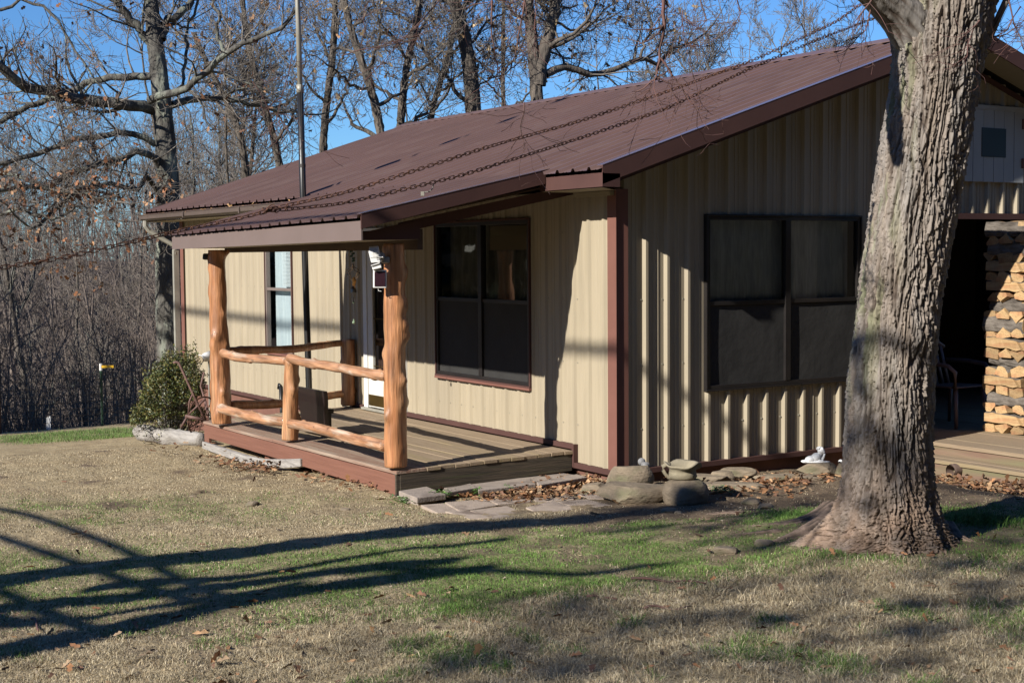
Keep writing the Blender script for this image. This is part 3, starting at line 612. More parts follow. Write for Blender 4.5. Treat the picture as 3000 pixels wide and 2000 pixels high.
# things on and about the porch
sl_ = thing('slab_seat', (-3.15, -1.34, 0), 'dark stained slab wood seat back standing on the porch behind the short rail post', 'wooden seat')
def slabboard(name, c, hw, h, th, lean, seed, parent, base=.0):
    n = 16; V = []; Fc = []
    for i in range(n+1):
        t = i/n; z = base+h*t; wl = hw*(1-.10*math.sin(t*3)+.06*math.sin(t*11+seed)); wr = hw*(1+.05*math.sin(t*7+seed*2)-.12*(1-t)); y = c[1]+lean*t
        V += [(c[0]-wl, y, z), (c[0]+wr, y, z), (c[0]+wr, y+th, z), (c[0]-wl, y+th, z)]
    for i in range(n):
        for j in range(4): a = 4*i+j; b = 4*i+(j+1) % 4; Fc.append((a, b, b+4, a+4))
    Fc += [(3, 2, 1, 0), (4*n, 4*n+1, 4*n+2, 4*n+3)]
    mb = MB(); mb.add(V, Fc); return mb.build(name, M['plank'], parent, bevel=.006)
slabboard('backrest', (-3.12, -1.40), .33, .445, .045, -.05, 1, sl_, .01)
mb = MB(); mb.box(-3.44, -3.08, -1.34, -1.20, .20, .245); mb.build('seat', M['plank'], sl_, bevel=.008)
mb = MB(); mb.box(-3.42, -3.36, -1.33, -1.22, .0, .199); mb.build('leg', M['plank'], sl_); mb = MB(); mb.box(-3.16, -3.10, -1.33, -1.22, .0, .199); mb.build('leg', M['plank'], sl_)
# motion light with solar panel on the corner post
D0 = 11.42
ml = thing('security_light', dp(1120, 760, D0), 'white solar motion-sensor light mounted on the right cedar post', 'security light')
def ell(c, ax, ay, az, n=12):                   # box-ish rounded body from half axes
    mb = MB(); return mb.obox(c, ax, ay, az)
r_, u_, f_ = Rt, Up, -F
px = D0/FPX
mb = MB(); mb.obox(dp(1113, 817, D0), r_*20*px, u_*27*px, f_*.018); mb.build('solar_panel_frame', M['white'], ml, bevel=.008)
mb = MB(); mb.obox(dp(1113, 817, D0-.021), r_*15.5*px, u_*21.5*px, f_*.003); mb.build('solar_panel', M['panel'], ml)
mb = MB(); mb.tube([dp(1108, 843, D0-.0), dp(1109, 852, D0-.0), dp(1117, 853, D0)], .003, 6); mb.build('hook', M['white'], ml)
mb = MB(); P1 = dp(1098, 745, D0-.06); mb.obox(P1, r_*14*px+u_*1.0*px, u_*16*px-r_*4*px, (f_*.5-u_*.5)*.05); o = mb.build('lamp_head', M['white'], ml, bevel=.006)
mb = MB()
for k in range(6): mb.bar(dp(1092, 732+k*4, D0-.115), dp(1108, 733+k*4, D0-.115), .004, .003)
mb.build('louvre', M['galv'], ml)
mb = MB(); mb.obox(dp(1118, 752, D0+.02), r_*8*px, u_*11*px, f_*.05); mb.obox(dp(1130, 762, D0+.06), r_*12*px, u_*9*px, f_*.04); mb.build('mount', mat('grey light housing', (.30, .31, .31), None, .5), ml, bevel=.008)
mb = MB(); mb.obox(dp(1105, 753+1, D0-.04), r_*19*px, u_*1.6*px, f_*.05); mb.build('shelf', M['white'], ml, bevel=.003)
mb = MB(); mb.obox(dp(1111, 763, D0-.02), r_*8*px, u_*4*px, f_*.03); mb.build('collar', M['white'], ml, bevel=.006)
mb = MB(); mb.obox(dp(1104, 781, D0-.04), r_*13*px+u_*3*px, u_*7*px-r_*1.5*px, f_*.03); mb.obox(dp(1101, 775, D0-.045), r_*13*px+u_*4*px, u_*1.6*px, f_*.04); mb.build('motion_sensor', M['white'], ml, bevel=.006)
cm = thing('porch_speaker', dp(608, 752, 15.0), 'small black box fixed high on the left cedar post', 'speaker')
mb = MB(); mb.obox(dp(605, 752, 14.95), r_*9*.0036, u_*9*.0036+r_*.003, f_*.05); mb.build('housing', M['black'], cm, bevel=.012)
mb = MB(); mb.obox(dp(615, 750, 14.97), r_*.02, u_*.015, f_*.02); mb.build('bracket', M['black'], cm)
# wind chime
wc = thing('wind_chime', (-2.6, -1.2, 1.87), 'ornate wind chime with an orange bird hanging under the porch roof', 'wind chime')
cx, cy = -2.6, -1.2
def zpx(v): return float(at(1036, v, 1, cy)[2])
mb = MB(); mb.tube([(cx, cy, 1.95), (cx, cy, zpx(772))], .0022, 5); mb.tube([(cx, cy, zpx(870)), (cx+.002, cy, zpx(946))], .002, 5)
mb.build('cord', M['wire'], wc)
mb = MB(); rr = random.Random(3)
for k in range(7): mb.obox((cx+rr.uniform(-.02, .02), cy+rr.uniform(-.02, .02), zpx(722+k*7)), (.012, .004, 0), (0, .010, .004), (0, 0, .008))
mb.build('bead', mat('green glass bead', (.03, .09, .05), None, .2), wc, bevel=.003)
mb = MB()
for sg in (-1, 1):
    for k, (v0, w_) in enumerate(((776, .045), (786, .055))):
        P = [(cx+sg*.005, cy, zpx(v0-4)), (cx+sg*w_*.9, cy-.01*sg, zpx(v0+6)), (cx+sg*w_*2.2, cy+.012*sg, zpx(v0+14)), (cx+sg*w_*2.0, cy, zpx(v0+22)), (cx+sg*.02, cy, zpx(822))]
        mb.tube(P, .0045, 6)
mb.build('scroll', mat('polished copper wire', (.55, .42, .32), None, .25, metal=.8), wc, smooth=True)
bm = bmesh.new()
for c, r, s in (((cx+.02, cy, zpx(822)), .028, (.8, .7, 1.3)), ((cx+.012, cy, zpx(832)), .018, (1, 1, 1))):
    bmesh.ops.create_uvsphere(bm, u_segments=12, v_segments=8, radius=r, matrix=Matrix.Translation(c) @ Matrix.Diagonal((*s, 1)))
me = bpy.data.meshes.new('bird'); bm.to_mesh(me); bm.free(); bo = link('bird', me, mat('amber glass bird', (.85, .42, .10), None, .25), wc, True)
mb = MB(); mb.add([(cx+.012, cy, zpx(834)), (cx+.045, cy+.004, zpx(838)), (cx+.03, cy, zpx(841)), (cx+.04, cy+.01, zpx(848)), (cx+.018, cy, zpx(842))], [(0, 1, 2, 3, 4)]); mb.build('tail', bo.data.materials[0], bo)
mb = MB(); mb.lathe((cx, cy, 0), [(.004, zpx(838)), (.018, zpx(841)), (.026, zpx(846)), (.031, zpx(852)), (.029, zpx(855)), (.033, zpx(857)), (.012, zpx(858))], 14); mb.build('bell', mat('tarnished bell metal', (.25, .24, .22), None, .3, metal=.8), wc, smooth=True)
mb = MB()
for k in range(5):
    a = k*1.257; mb.tube([(cx+.02*math.cos(a), cy+.02*math.sin(a), zpx(858)), (cx+.026*math.cos(a), cy+.026*math.sin(a), zpx(873))], .003, 6)
mb.build('chime_rod', M['galv'], wc)
bm = bmesh.new()
for v, r in ((886, .010), (944, .016), (937, .008)): bmesh.ops.create_uvsphere(bm, u_segments=10, v_segments=8, radius=r, matrix=Matrix.Translation((cx, cy, zpx(v))))
me = bpy.data.meshes.new('glass_ball'); bm.to_mesh(me); bm.free(); link('glass_ball', me, mat('green glass ball', (.25, .34, .22), None, .08, spec=.9), wc, True)

# antenna mast beside the porch
am = thing('antenna_mast', (-5.30, -.50, -.4), 'tall thin galvanised pole rising beside the porch roof', 'pole')
a0 = at(905, 1130, 1, -.5); a1 = at(888, 578, 1, -.5); a2 = at(872, 0, 1, -.5)
g0 = a0+(a0-a1)/(a1[2]-a0[2])*.75; top = a2+(a2-a1)/(a2[2]-a1[2])*2.1
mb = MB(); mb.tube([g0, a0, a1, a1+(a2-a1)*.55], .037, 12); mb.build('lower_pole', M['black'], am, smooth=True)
mb = MB(); mb.tube([a1+(a2-a1)*.5501, a2, top], .030, 12); mb.tube([a1+(a2-a1)*.53, a1+(a2-a1)*.57], .043, 12); mb.build('upper_pole', M['galv'], am, smooth=True)
mb = MB(); off = np.array([.045, -.02, 0])
P = [g0+(top-g0)*t+off+np.array([.018*math.sin(t*23), 0, 0])+np.array([.02, 0, 0])*(t > .3) for t in np.linspace(0, 1, 40)]
mb.tube(P, .006, 5); mb.build('cable', M['wire'], am)
mb = MB(); mb.tube([a1+(a2-a1)*.16-np.array([0, 0, .02]), a1+(a2-a1)*.16+np.array([0, 0, .02])], .040, 12); mb.build('clamp', M['wire'], am)
# small black hand pump by the wall side of the porch
hp = thing('garden_hook', (-5.6, -.9, -.3), 'small black garden hook post seen behind the porch rails', 'garden hook')
b0 = at(826, 1215, 1, -.62); b1 = at(823, 1132, 1, -.62)
mb = MB(); mb.tube([b0-np.array([0, 0, .3]), b0, b1], .026, 8); mb.tube([b1, b1+np.array([-.05, 0, .02]), b1+np.array([-.07, 0, -.03])], .02, 8); mb.build('post', M['black'], hp, smooth=True)
# white horn
hn = thing('yard_light', dp(592, 1052, 17.5), 'white bell-mouthed yard light sticking out above the bush beside the left post', 'yard light')
c0 = dp(586, 1052, 17.3); c1 = dp(620, 1040, 17.5); ax_ = (c1-c0)/np.linalg.norm(c1-c0)
mb = MB(); P = [c0+ax_*t for t in (0, .02, .07, .10, .2)]; mb.tube(P, [.055, .05, .032, .055, .06], 16); mb.build('housing', M['white'], hn, smooth=True)
mb = MB(); mb.tube([c0-ax_*.01, c0-ax_*.002], [.05, .05], 14); mb.build('lens', mat('horn mouth', (.35, .28, .18), None, .5), hn)
mb = MB(); e = c0+ax_*.17; mb.tube([e, e+np.array([0, 0, -.1]), (e[0], e[1], -.7)], .012, 6); mb.build('stand', M['galv'], hn)

# ------------------------------------------------------------------ chain between the maple and a tree off to the left
def chainD(u): return 1/(.189-.079*u/2520.)
def smooth_path(pts, n=400):
    pts = np.array(pts, float); P = np.array([dp(u, v, chainD(u)) for u, v in pts])
    s = np.concatenate([[0], np.cumsum(np.linalg.norm(np.diff(P, axis=0), axis=1))]); t = np.linspace(0, s[-1], n)
    Q = np.stack([np.interp(t, s, P[:, k]) for k in range(3)], 1)
    for _ in range(3):
        for k in range(3): Q[1:-1, k] = np.convolve(np.pad(Q[:, k], 6, mode='edge'), np.ones(13)/13, 'valid')[1:-1]
    return Q
def chain(paths, name, label):
    mb = MB(); rs = random.Random(5)
    nr, ns_ = 6, 16
    for Q in paths:
        s = np.concatenate([[0], np.cumsum(np.linalg.norm(np.diff(Q, axis=0), axis=1))]); pitch = .0305; N = int(s[-1]/pitch)
        for i in range(N):
            c = np.array([np.interp(pitch*(i+.5), s, Q[:, k]) for k in range(3)]); d = np.array([np.interp(pitch*(i+.9), s, Q[:, k])-np.interp(pitch*(i+.1), s, Q[:, k]) for k in range(3)]); d /= np.linalg.norm(d)
            sd = np.cross(d, [0, 0, 1.]); sd /= np.linalg.norm(sd); up = np.cross(sd, d)
            tw = .35*math.sin(i*.13)+rs.uniform(-.22, .22)+(math.pi/2 if i % 2 else 0)+.5
            e = up*math.cos(tw)+sd*math.sin(tw); nrm = np.cross(d, e); hl, hw, rr = .0200, .0078, .0024
            pts = []
            for k in range(ns_):
                a = 2*math.pi*k/ns_; pts.append(c+d*(hl-hw)*(1 if math.cos(a) >= 0 else -1)*1.0+d*hw*math.cos(a)+e*hw*math.sin(a) if abs(math.cos(a)) > 1e-6 else c+e*hw*math.sin(a))
            V = []
            for k in range(ns_):
                p = pts[k]; tg = pts[(k+1) % ns_]-pts[k-1]; tg /= np.linalg.norm(tg)+1e-9; o_ = np.cross(tg, nrm)
                for j in range(nr): b = 2*math.pi*j/nr; V.append(p+nrm*rr*math.cos(b)+o_*rr*math.sin(b))
            mb.add(V, [(k*nr+j, k*nr+(j+1) % nr, ((k+1) % ns_)*nr+(j+1) % nr, ((k+1) % ns_)*nr+j) for k in range(ns_) for j in range(nr)])
    return mb.build(name, M['rust'], None, smooth=True)
up_ = [(2560, -15), (2450, 65), (2200, 180), (1950, 270), (1700, 355), (1430, 430), (1200, 505), (1000, 568), (810, 608)]
lo_ = [(2585, 45), (2400, 115), (2200, 200), (1950, 320), (1700, 405), (1350, 515), (1000, 598), (810, 616)]
le_ = [(812, 611), (700, 640), (540, 672), (400, 705), (200, 752), (0, 785), (-400, 850)]
kn = [(800, 602), (778, 622), (760, 626), (790, 612), (818, 600), (835, 612), (800, 622), (770, 612)]
ch = chain([smooth_path(up_), smooth_path(lo_), smooth_path(le_), smooth_path(kn, 60)], 'chain', '')
tag(ch, 'long rusty chain doubled from the maple and hanging across the front of the house', 'chain')
mb = MB(); K = dp(1270, 540, chainD(1270)); r2 = .012
mb.tube([K, K+Rt*-.004-Up*.02, K-Rt*.02-Up*.035, K-Rt*.045-Up*.038], .003, 6); mb.obox(K-Rt*.052-Up*.045, Rt*.008, Up*.010, F*.006)
mb.build('hook', M['galv'], ch)

# ------------------------------------------------------------------ steps, recess contents
M['stepboard'] = mat('faded brown riser board', (.17, .098, .068), (.22, .15, .10), .8, 3, (.5, 6, 9), .3, 12, c3=(.17, .15, .08), s3=1.)
st = thing('entry_steps', (1.0, 3.3, -.25), 'two broad brown board steps right of the maple trunk', 'steps')
mb = MB(); k = 0; y = 3.08
while y < 7.4:
    mb.box(-2.58 if y > 3.46 else .06, 2.6, y, y+.280, -.034, .0+.002*(k % 2)); y += .284; k += 1
mb.build('upper_tread', M['deck'], st, bevel=.003)
mb = MB(); mb.box(.10, 2.58, 3.096, 3.13, -.30, -.036); mb.build('riser', M['stepboard'], st, bevel=.002)
mb = MB(); mb.box(.06, 2.95, 2.82, 2.945, -.145, -.112); mb.box(.06, 2.95, 2.952, 3.092, -.145, -.110); mb.build('lower_tread', M['deck'], st, bevel=.003)
mb = MB(); mb.box(.08, 2.92, 2.84, 2.87, -.42, -.147); mb.build('riser', M['stepboard'], st, bevel=.002)
pc = at(2803, 1376, 1, 2.83); dpn = thing('drain_pipe', pc, 'corrugated drain pipe end poking from the lower step', 'pipe')
mb = MB(); P = [(pc[0], 2.75+.02*i, pc[2]) for i in range(9)]; mb.tube(P, [.060 if i % 2 else .054 for i in range(9)], 18, cap=False); P2 = [(pc[0], 2.75+.02*i, pc[2]) for i in range(9)]; mb.tube(P2, .047, 18, cap=False); mb.build('pipe_wall', M['pipe'], dpn, smooth=True)
mb = MB(); mb.lathe((0, 0, 0), [(0, 0)], 3) if False else None
mb.tube([(pc[0], 2.90, pc[2]), (pc[0], 2.91, pc[2])], .041, 18); mb.build('inside', M['black'], dpn)
# firewood: split logs as separate things
protos = []
def make_log(kind, seed):
    rs = random.Random(seed); n = 10; L_ = .46+rs.uniform(-.02, .02)
    if kind == 'wedge': sec = [(-.075, -.045), (.078, -.048), (.085, -.02), (.03, .035), (.0, .062), (-.03, .03), (-.082, -.015)]
    elif kind == 'half': sec = [(-.082, -.042), (.0, -.047), (.082, -.042), (.074, .0), (.045, .038), (0, .052), (-.045, .038), (-.074, 0)]
    elif kind == 'slab': sec = [(-.08, -.048), (.08, -.046), (.082, .035), (.03, .05), (-.04, .052), (-.08, .04)]
    else: sec = [(.065*math.cos(a), .055*math.sin(a)) for a in np.linspace(0, 6.28, 10, endpoint=False)]
    sec = [(a*(1+rs.uniform(-.12, .1)), b*(1+rs.uniform(-.12, .1))) for a, b in sec]; m = len(sec); V = []
    for i in range(n+1):
        t = i/n-.5; tw = .08*math.sin(seed+t*3)
        for j, (a, b) in enumerate(sec):
            k1 = .016*mnoise.noise(Vector((t*6+seed, a*22, b*22)))+.004*mnoise.noise(Vector((t*30, a*60, seed))); V.append((L_*t+(.008*mnoise.noise(Vector((a*25, b*25, seed))) if i in (0, n) else 0), a+k1+tw*b, b+k1+.010*math.sin(t*4+seed)))
    Fc = [(i*m+j, i*m+(j+1) % m, (i+1)*m+(j+1) % m, (i+1)*m+j) for i in range(n) for j in range(m)]+[tuple(range(m-1, -1, -1)), tuple(n*m+j for j in range(m))]
    me = mesh_from('firewood_log', V, Fc); me.materials.append(M['endgrain']); me.materials.append(M['logbark'])
    for f in me.polygons:
        c = f.center; isend = len(f.vertices) == m
        if kind in ('half', 'wedge', 'slab'): bark = (not isend) and ((kind == 'half' and c.z > -.01) or (kind == 'wedge' and c.z < -.04) or (kind == 'slab' and (c.z > .03 if seed % 2 else c.z < -.03)))
        else: bark = not isend
        f.material_index = 1 if bark else 0
    return me
LM = {k: [make_log(k, s) for s in (1, 2, 3)] for k in ('wedge', 'half', 'slab', 'round')}
LOGN = 0
def log(kind, x, y, z, rz, rx=0., lab='', group='split firewood stacked on the steps', sc=None):
    sc = sc or random.uniform(.80, 1.06)
    global LOGN
    me = LM[kind][LOGN % 3]; LOGN += 1
    o = bpy.data.objects.new('firewood_log', me); COL.objects.link(o); o.location = (x, y, z); o.rotation_euler = (rx, random.uniform(-.03, .03), rz); o.scale = (1, sc, sc)
    return tag(o, lab, 'firewood', group)
z = .05; rs = random.Random(12); row = 0
while z < 2.02:
    if row % 2 == 0:
        for k in range(3): log(rs.choice(['wedge', 'half', 'wedge', 'slab']), .545+.16*k+rs.uniform(-.025, .02), 4.31, z+rs.uniform(-.004, .004), math.pi/2+rs.uniform(-.06, .06), rs.choice([0, 0, math.pi])+rs.uniform(-.2, .2), 'split log with its pale end facing out of the sunlit cribbed woodpile column')
        for k in range(2): log(rs.choice(['wedge', 'half']), 1.07+.165*k+rs.uniform(-.012, .012), 4.31, z, math.pi/2+rs.uniform(-.05, .05), rs.uniform(-.3, .3), 'split log with its pale end facing out of the sunlit cribbed woodpile column')
    else:
        kk = 'round' if rs.random() < .22 else 'slab'
        bark = rs.random() < .5
        log(kk, .725+rs.uniform(-.045, .03), 4.145+rs.uniform(-.02, .02), z, rs.uniform(-.04, .04), math.pi/2 if bark else rs.uniform(-.1, .1), 'log lying lengthwise across the front of the woodpile column', sc=rs.uniform(.86, 1.05))
        log('slab', .72, 4.33, z, rs.uniform(-.05, .05), 0, 'log lying lengthwise inside the woodpile column'); log('slab', .72, 4.48, z, rs.uniform(-.05, .05), 0, 'log lying lengthwise inside the woodpile column')
        log(rs.choice(['half', 'slab']), 1.25+rs.uniform(-.02, .02), 4.16, z, rs.uniform(-.08, .08), rs.uniform(-.3, .3), 'log lying lengthwise across the front of the woodpile column')
    z += .091; row += 1
for r in range(18):                              # dim stack against the inner side of the recess
    for k in range(7):
        log(rs.choice(['wedge', 'half', 'round']), -2.3, 3.75+.17*k+rs.uniform(-.02, .02)+.4, .05+r*.098, rs.uniform(-.05, .05), rs.uniform(-3, 3), 'firewood log in the dark stack deep inside the recess', 'firewood stacked inside the dark recess')
# plastic armchair in the shade of the recess
pcx, pcy = -.02, 4.22
pch = thing('plastic_armchair', (pcx, pcy, 0), 'pinkish plastic armchair in the shade beside the woodpile', 'chair')
def legc(sx, sy):
    mb = MB(); mb.tube([(pcx+sx*.25, pcy+sy*.24, .004), (pcx+sx*.205, pcy+sy*.20, .40)], [.020, .026], 8, squash=.8); mb.build('leg', M['chair'], pch, smooth=True)
for sx in (-1, 1):
    for sy in (-1, 1): legc(sx, sy)
mb = MB(); mb.hexa([(pcx-.22, pcy-.22, .39), (pcx+.24, pcy-.23, .40), (pcx+.24, pcy+.23, .40), (pcx-.22, pcy+.22, .39), (pcx-.22, pcy-.22, .405), (pcx+.24, pcy-.23, .42), (pcx+.24, pcy+.23, .42), (pcx-.22, pcy+.22, .405)]); mb.build('seat', M['chair'], pch, bevel=.012)
mb = MB(); 
for k in range(5): yy = pcy-.17+.085*k; mb.tube([(pcx-.20, yy, .40), (pcx-.27, yy*1.0, .62), (pcx-.32, yy, .80)], .022, 8, squash=.35)
mb.tube([(pcx-.32, pcy-.22, .77), (pcx-.335, pcy-.1, .84), (pcx-.335, pcy+.1, .84), (pcx-.32, pcy+.22, .77)], .024, 8); mb.build('backrest', M['chair'], pch, smooth=True)
for sy in (-1, 1):
    mb = MB(); mb.tube([(pcx-.28, pcy+sy*.22, .64), (pcx-.05, pcy+sy*.27, .64), (pcx+.17, pcy+sy*.27, .62), (pcx+.24, pcy+sy*.25, .56), (pcx+.23, pcy+sy*.24, .40)], .022, 8); mb.build('armrest', M['chair'], pch, smooth=True)

# ------------------------------------------------------------------ rocks, planter, figurines, pavers
def rock(name, c, s, seed, rz=0, facet=.22, sub=4, label='', m='stone', group=None, flat=1.0):
    bm = bmesh.new(); bmesh.ops.create_icosphere(bm, subdivisions=sub, radius=1.)
    rs = random.Random(seed); planes = [(Vector((rs.gauss(0, 1), rs.gauss(0, 1), rs.gauss(0, 1)*1.3)).normalized(), .62+.3*rs.random()) for _ in range(9)]+[(Vector((rs.uniform(-.1, .1), rs.uniform(-.1, .1), 1)).normalized(), .62*flat), (Vector((0, 0, -1)), .6)]
    for v in bm.verts:
        p = v.co.copy()
        for n_, d_ in planes:
            e = p.dot(n_)-d_
            if e > 0: p -= n_*e*.97
        q_ = Vector((p.x*s[0]*5+seed*7, p.y*s[1]*5, p.z*s[2]*9)); nn = mnoise.fractal(q_, 1., 2., 4)
        p *= 1+facet*.26*nn; v.co = Vector((p.x*s[0]/.8, p.y*s[1]/.8, p.z*s[2]/.66))
    rot = Matrix.Rotation(rz, 4, 'Z')
    bmesh.ops.transform(bm, matrix=rot, verts=bm.verts)
    me = bpy.data.meshes.new(name); bm.to_mesh(me); bm.free(); o = link(name, me, M[m], None, False); o.location = Vector([float(k) for k in c])
    if label: tag(o, label, 'rock', group)
    return o
rock('boulder', at(1842, 1458, 2, -.17)+np.array([.0, .05, .0])+Rt*.02-np.array([0, 0, -.035]), (.17, .25, .085), 4, -.5, label='broad lower sandstone boulder at the house corner', flat=.9)
rock('boulder', at(1842, 1400, 0, .42)+np.array([0, 0, .0]), (.125, .165, .105), 9, -.6, label='rounded sandstone boulder stacked on the lower one at the house corner')
rock('boulder', at(1750, 1440, 2, -.20)+np.array([-.05, 0, 0]), (.09, .11, .06), 12, .3, label='small brown block half buried left of the stacked boulders')
rock('flat_rock', at(2140, 1490-62, 2, -.19), (.12, .26, .040), 15, -.7, label='long low rock in shadow below the gable wall')
rock('rock', at(2120, 1398, 2, -.16), (.07, .10, .06), 16, -.4, label='pinkish pointed rock under the gable window')
rock('rock', at(2165, 1382, 2, -.15), (.07, .13, .035), 17, -.9, label='sloping reddish rock right of the pinkish pointed one')
rock('rock', at(2060, 1405, 2, -.17)+np.array([0, 0, .01]), (.08, .20, .035), 18, -.8, label='dark slanting rock just right of the planter')
rock('flat_rock', at(2320, 1400, 2, -.18), (.10, .28, .028), 19, -.6, label='thin slab rock among dead leaves below the figurine ledge')
ledge = rock('ledge_stone', at(2395, 1372, 2, -.13), (.075, .17, .048), 23, -.55, facet=.1, label='squared yellow brown stone under the white cherub figurine', flat=1.05)
rock('rock', at(2470, 1375, 2, -.13), (.05, .07, .06), 27, .2, label='small rough rock touching the left side of the maple base')
rs = random.Random(31)
for i, (u, v, s, lab) in enumerate([(1960, 1492, .045, 'smooth root-like stone flush in bare soil in front of the planter'), (2240, 1490, .05, 'grey stone in the bare soil left of the maple'), (2200, 1470, .06, 'brown stone in the bare soil nearer the gable wall'),
        (2128, 1630, .055, 'dark round stone in the lawn left of the maple roots'), (740, 1462, .045, 'dark grey stone alone in the tan lawn'), (2240, 1615, .05, 'low grey stone beside the maple root'), (1990, 1500, .03, 'tiny pale stone near the paving'),
        (565, 1442, .025, 'small pale stone left of the dark one in the lawn'), (1290, 1506, .02, 'tiny white stone at the paving edge'), (600, 1515, .015, 'tiny pebble in the sunny lawn'), (1010, 1480, .03, 'brown pebble near the porch corner lawn')]):
    p = at(u, v, 2, -.17); p[2] = float(gz(p[0], p[1]))+s*.15
    rock('stone', p, (s, s*1.3, s*.55), 40+i, rs.uniform(0, 3), sub=3, label=lab)
# planter: big clay pitcher on a rounded pot
pb = at(1985, 1478, 2, -.20); pb[2] = -.2; pl = thing('pitcher_planter', pb, 'buff clay pitcher planter with wavy rim and looped handle', 'planter')
b = pb.copy(); b[2] = 0
mb = MB(); mb.lathe((b[0]+.02, b[1]+.06, 0), [(.09, -.28), (.14, -.24), (.175, -.17), (.185, -.10), (.165, -.04), (.12, -.005), (.07, .0), (.0, .001)], 28, .05); mb.build('base_pot', M['stone'], pl, smooth=True)
pj = at(1968, 1395, 0, float(b[0])-.02)
mb = MB(); n = 32; V = []; prof = [(.105, .055), (.125, .08), (.118, .13), (.115, .17), (.15, .21), (.172, .235), (.168, .245), (.145, .235), (.10, .18), (.095, .12), (.0, .11)]
cx, cy = b[0]+.00, b[1]+.05
for (r, z) in prof:
    for j in range(n):
        a = 2*math.pi*j/n; wv = (.020*math.sin(3*a+1)+.012*math.sin(5*a)) if z > .19 else 0; V.append((cx+.88*r*(1+.08*math.sin(2*a+z*8))*math.cos(a), cy+.90*r*math.sin(a), -.030+.62*z+wv*.8))
mb.add(V, [(i*n+j, i*n+(j+1) % n, (i+1)*n+(j+1) % n, (i+1)*n+j) for i in range(len(prof)-1) for j in range(n)]); mb.build('pitcher_body', M['clay'], pl, smooth=True)
hd = np.array([cx, cy, -.04])+np.array([-.02, -.065, 0]); dr = -np.array([Rt[0], Rt[1], 0])
mb = MB(); mb.tube([hd+dr*.03+np.array([0, 0, .15]), hd+dr*.06+np.array([0, 0, .158]), hd+dr*.09+np.array([0, 0, .14]), hd+dr*.09+np.array([0, 0, .11]), hd+dr*.07+np.array([0, 0, .08]), hd+dr*.045+np.array([0, 0, .055]), hd+dr*.01+np.array([0, 0, .045])], [.018, .018, .017, .015, .014, .015, .016], 10); mb.build('handle', M['clay'], pl, smooth=True)
# figurines: smooth joined bodies (voxel remesh of overlapping ellipsoids)
def figure(name, parts, m, vox=.004, label=None, parent=None, cat='figurine'):
    bm = bmesh.new()
    for c, s, eu in parts:
        mt = Matrix.Translation(Vector([float(k) for k in c])) @ Matrix.Rotation(eu[2], 4, 'Z') @ Matrix.Rotation(eu[1], 4, 'Y') @ Matrix.Rotation(eu[0], 4, 'X') @ Matrix.Diagonal((*s, 1))
        bmesh.ops.create_uvsphere(bm, u_segments=20, v_segments=14, radius=1., matrix=mt)
    me = bpy.data.meshes.new(name); bm.to_mesh(me); bm.free(); o = link(name, me, M[m], parent, True)
    r = o.modifiers.new('remesh', 'REMESH'); r.mode = 'VOXEL'; r.voxel_size = vox; r.use_smooth_shade = True
    if label: tag(o, label, cat)
    return o
# cherub lying on its belly, head raised, facing right in the picture
lb = at(2392, 1356, 2, -.085); ex_ = np.array([Rt[0], Rt[1], 0]); ez_ = np.array([0, 0, 1.]); ey_ = np.array([-Rt[1], Rt[0], 0]); ang = math.atan2(ex_[1], ex_[0])
def L3(a, b, c): return lb+ex_*a+ey_*b+ez_*c
parts = [(L3(-.005, 0, .050), (.048, .042, .040), (0, -.5, ang)), (L3(-.055, 0, .034), (.048, .040, .032), (0, -.2, ang)), (L3(-.10, .012, .016), (.035, .014, .013), (0, .0, ang)), (L3(-.10, -.014, .016), (.035, .014, .013), (0, 0, ang)),
         (L3(.030, 0, .078), (.018, .017, .02), (0, 0, ang)), (L3(.040, 0, .108), (.031, .029, .032), (0, 0, ang)), (L3(.066, 0, .104), (.009, .009, .008), (0, 0, ang)), (L3(.057, .012, .096), (.014, .012, .010), (0, 0, ang)), (L3(.057, -.012, .096), (.014, .012, .010), (0, 0, ang)),
         (L3(.055, .02, .05), (.011, .011, .034), (0, .35, ang)), (L3(.055, -.02, .05), (.011, .011, .034), (0, .35, ang)), (L3(.03, -.03, .022), (.034, .012, .012), (0, .1, ang)), (L3(.03, .03, .022), (.034, .012, .012), (0, .1, ang)), (L3(.066, 0, .078), (.013, .018, .011), (0, 0, ang)), (L3(0, 0, .012), (.12, .045, .012), (0, 0, ang))]
rs = random.Random(8)
for k in range(26):
    a = rs.uniform(0, 6.28); e = rs.uniform(.1, 1.3); parts.append((L3(.034+.029*math.cos(a)*math.cos(e)-.004, .029*math.sin(a)*math.cos(e), .114+.027*math.sin(e)), (.009, .009, .008), (0, 0, 0)))
figure('cherub_figurine', parts, 'plaster', .0035, 'white cherub figurine lying chin in hands on a squared stone')
fb = at(1888, 1368, 0, .25)
def K3(a, b, c): return fb+ex_*a+ey_*b+ez_*c
parts = [(K3(-.022, .02, .045), (.030, .030, .032), (0, 0, ang)), (K3(.006, -.012, .012), (.033, .032, .035), (0, .2, ang)), (K3(.010, 0, -.03), (.014, .014, .03), (0, 0, ang)), (K3(.02, 0, -.075), (.022, .022, .03), (0, 0, ang)), (K3(-.012, .02, -.01), (.018, .018, .05), (0, 0, ang)), (K3(-.01, .02, -.075), (.022, .022, .045), (0, 0, ang)), (K3(.005, 0, -.14), (.028, .028, .04), (0, 0, ang)), (K3(.005, 0, -.19), (.05, .05, .02), (0, 0, ang))]
for k in range(20):
    a = k*.33; parts.append((K3(.006+.031*math.cos(a), -.014-.012*abs(math.sin(a)), .012+.03*math.sin(a)), (.006, .007, .012), (0, a, ang)))
    parts.append((K3(-.022+.027*math.cos(a), .014, .045+.027*math.sin(a)), (.006, .010, .006), (0, a, ang)))
figure('children_figurine', parts, 'plastergrey', .003, 'grey figurine of two small heads close together behind the stacked boulders')
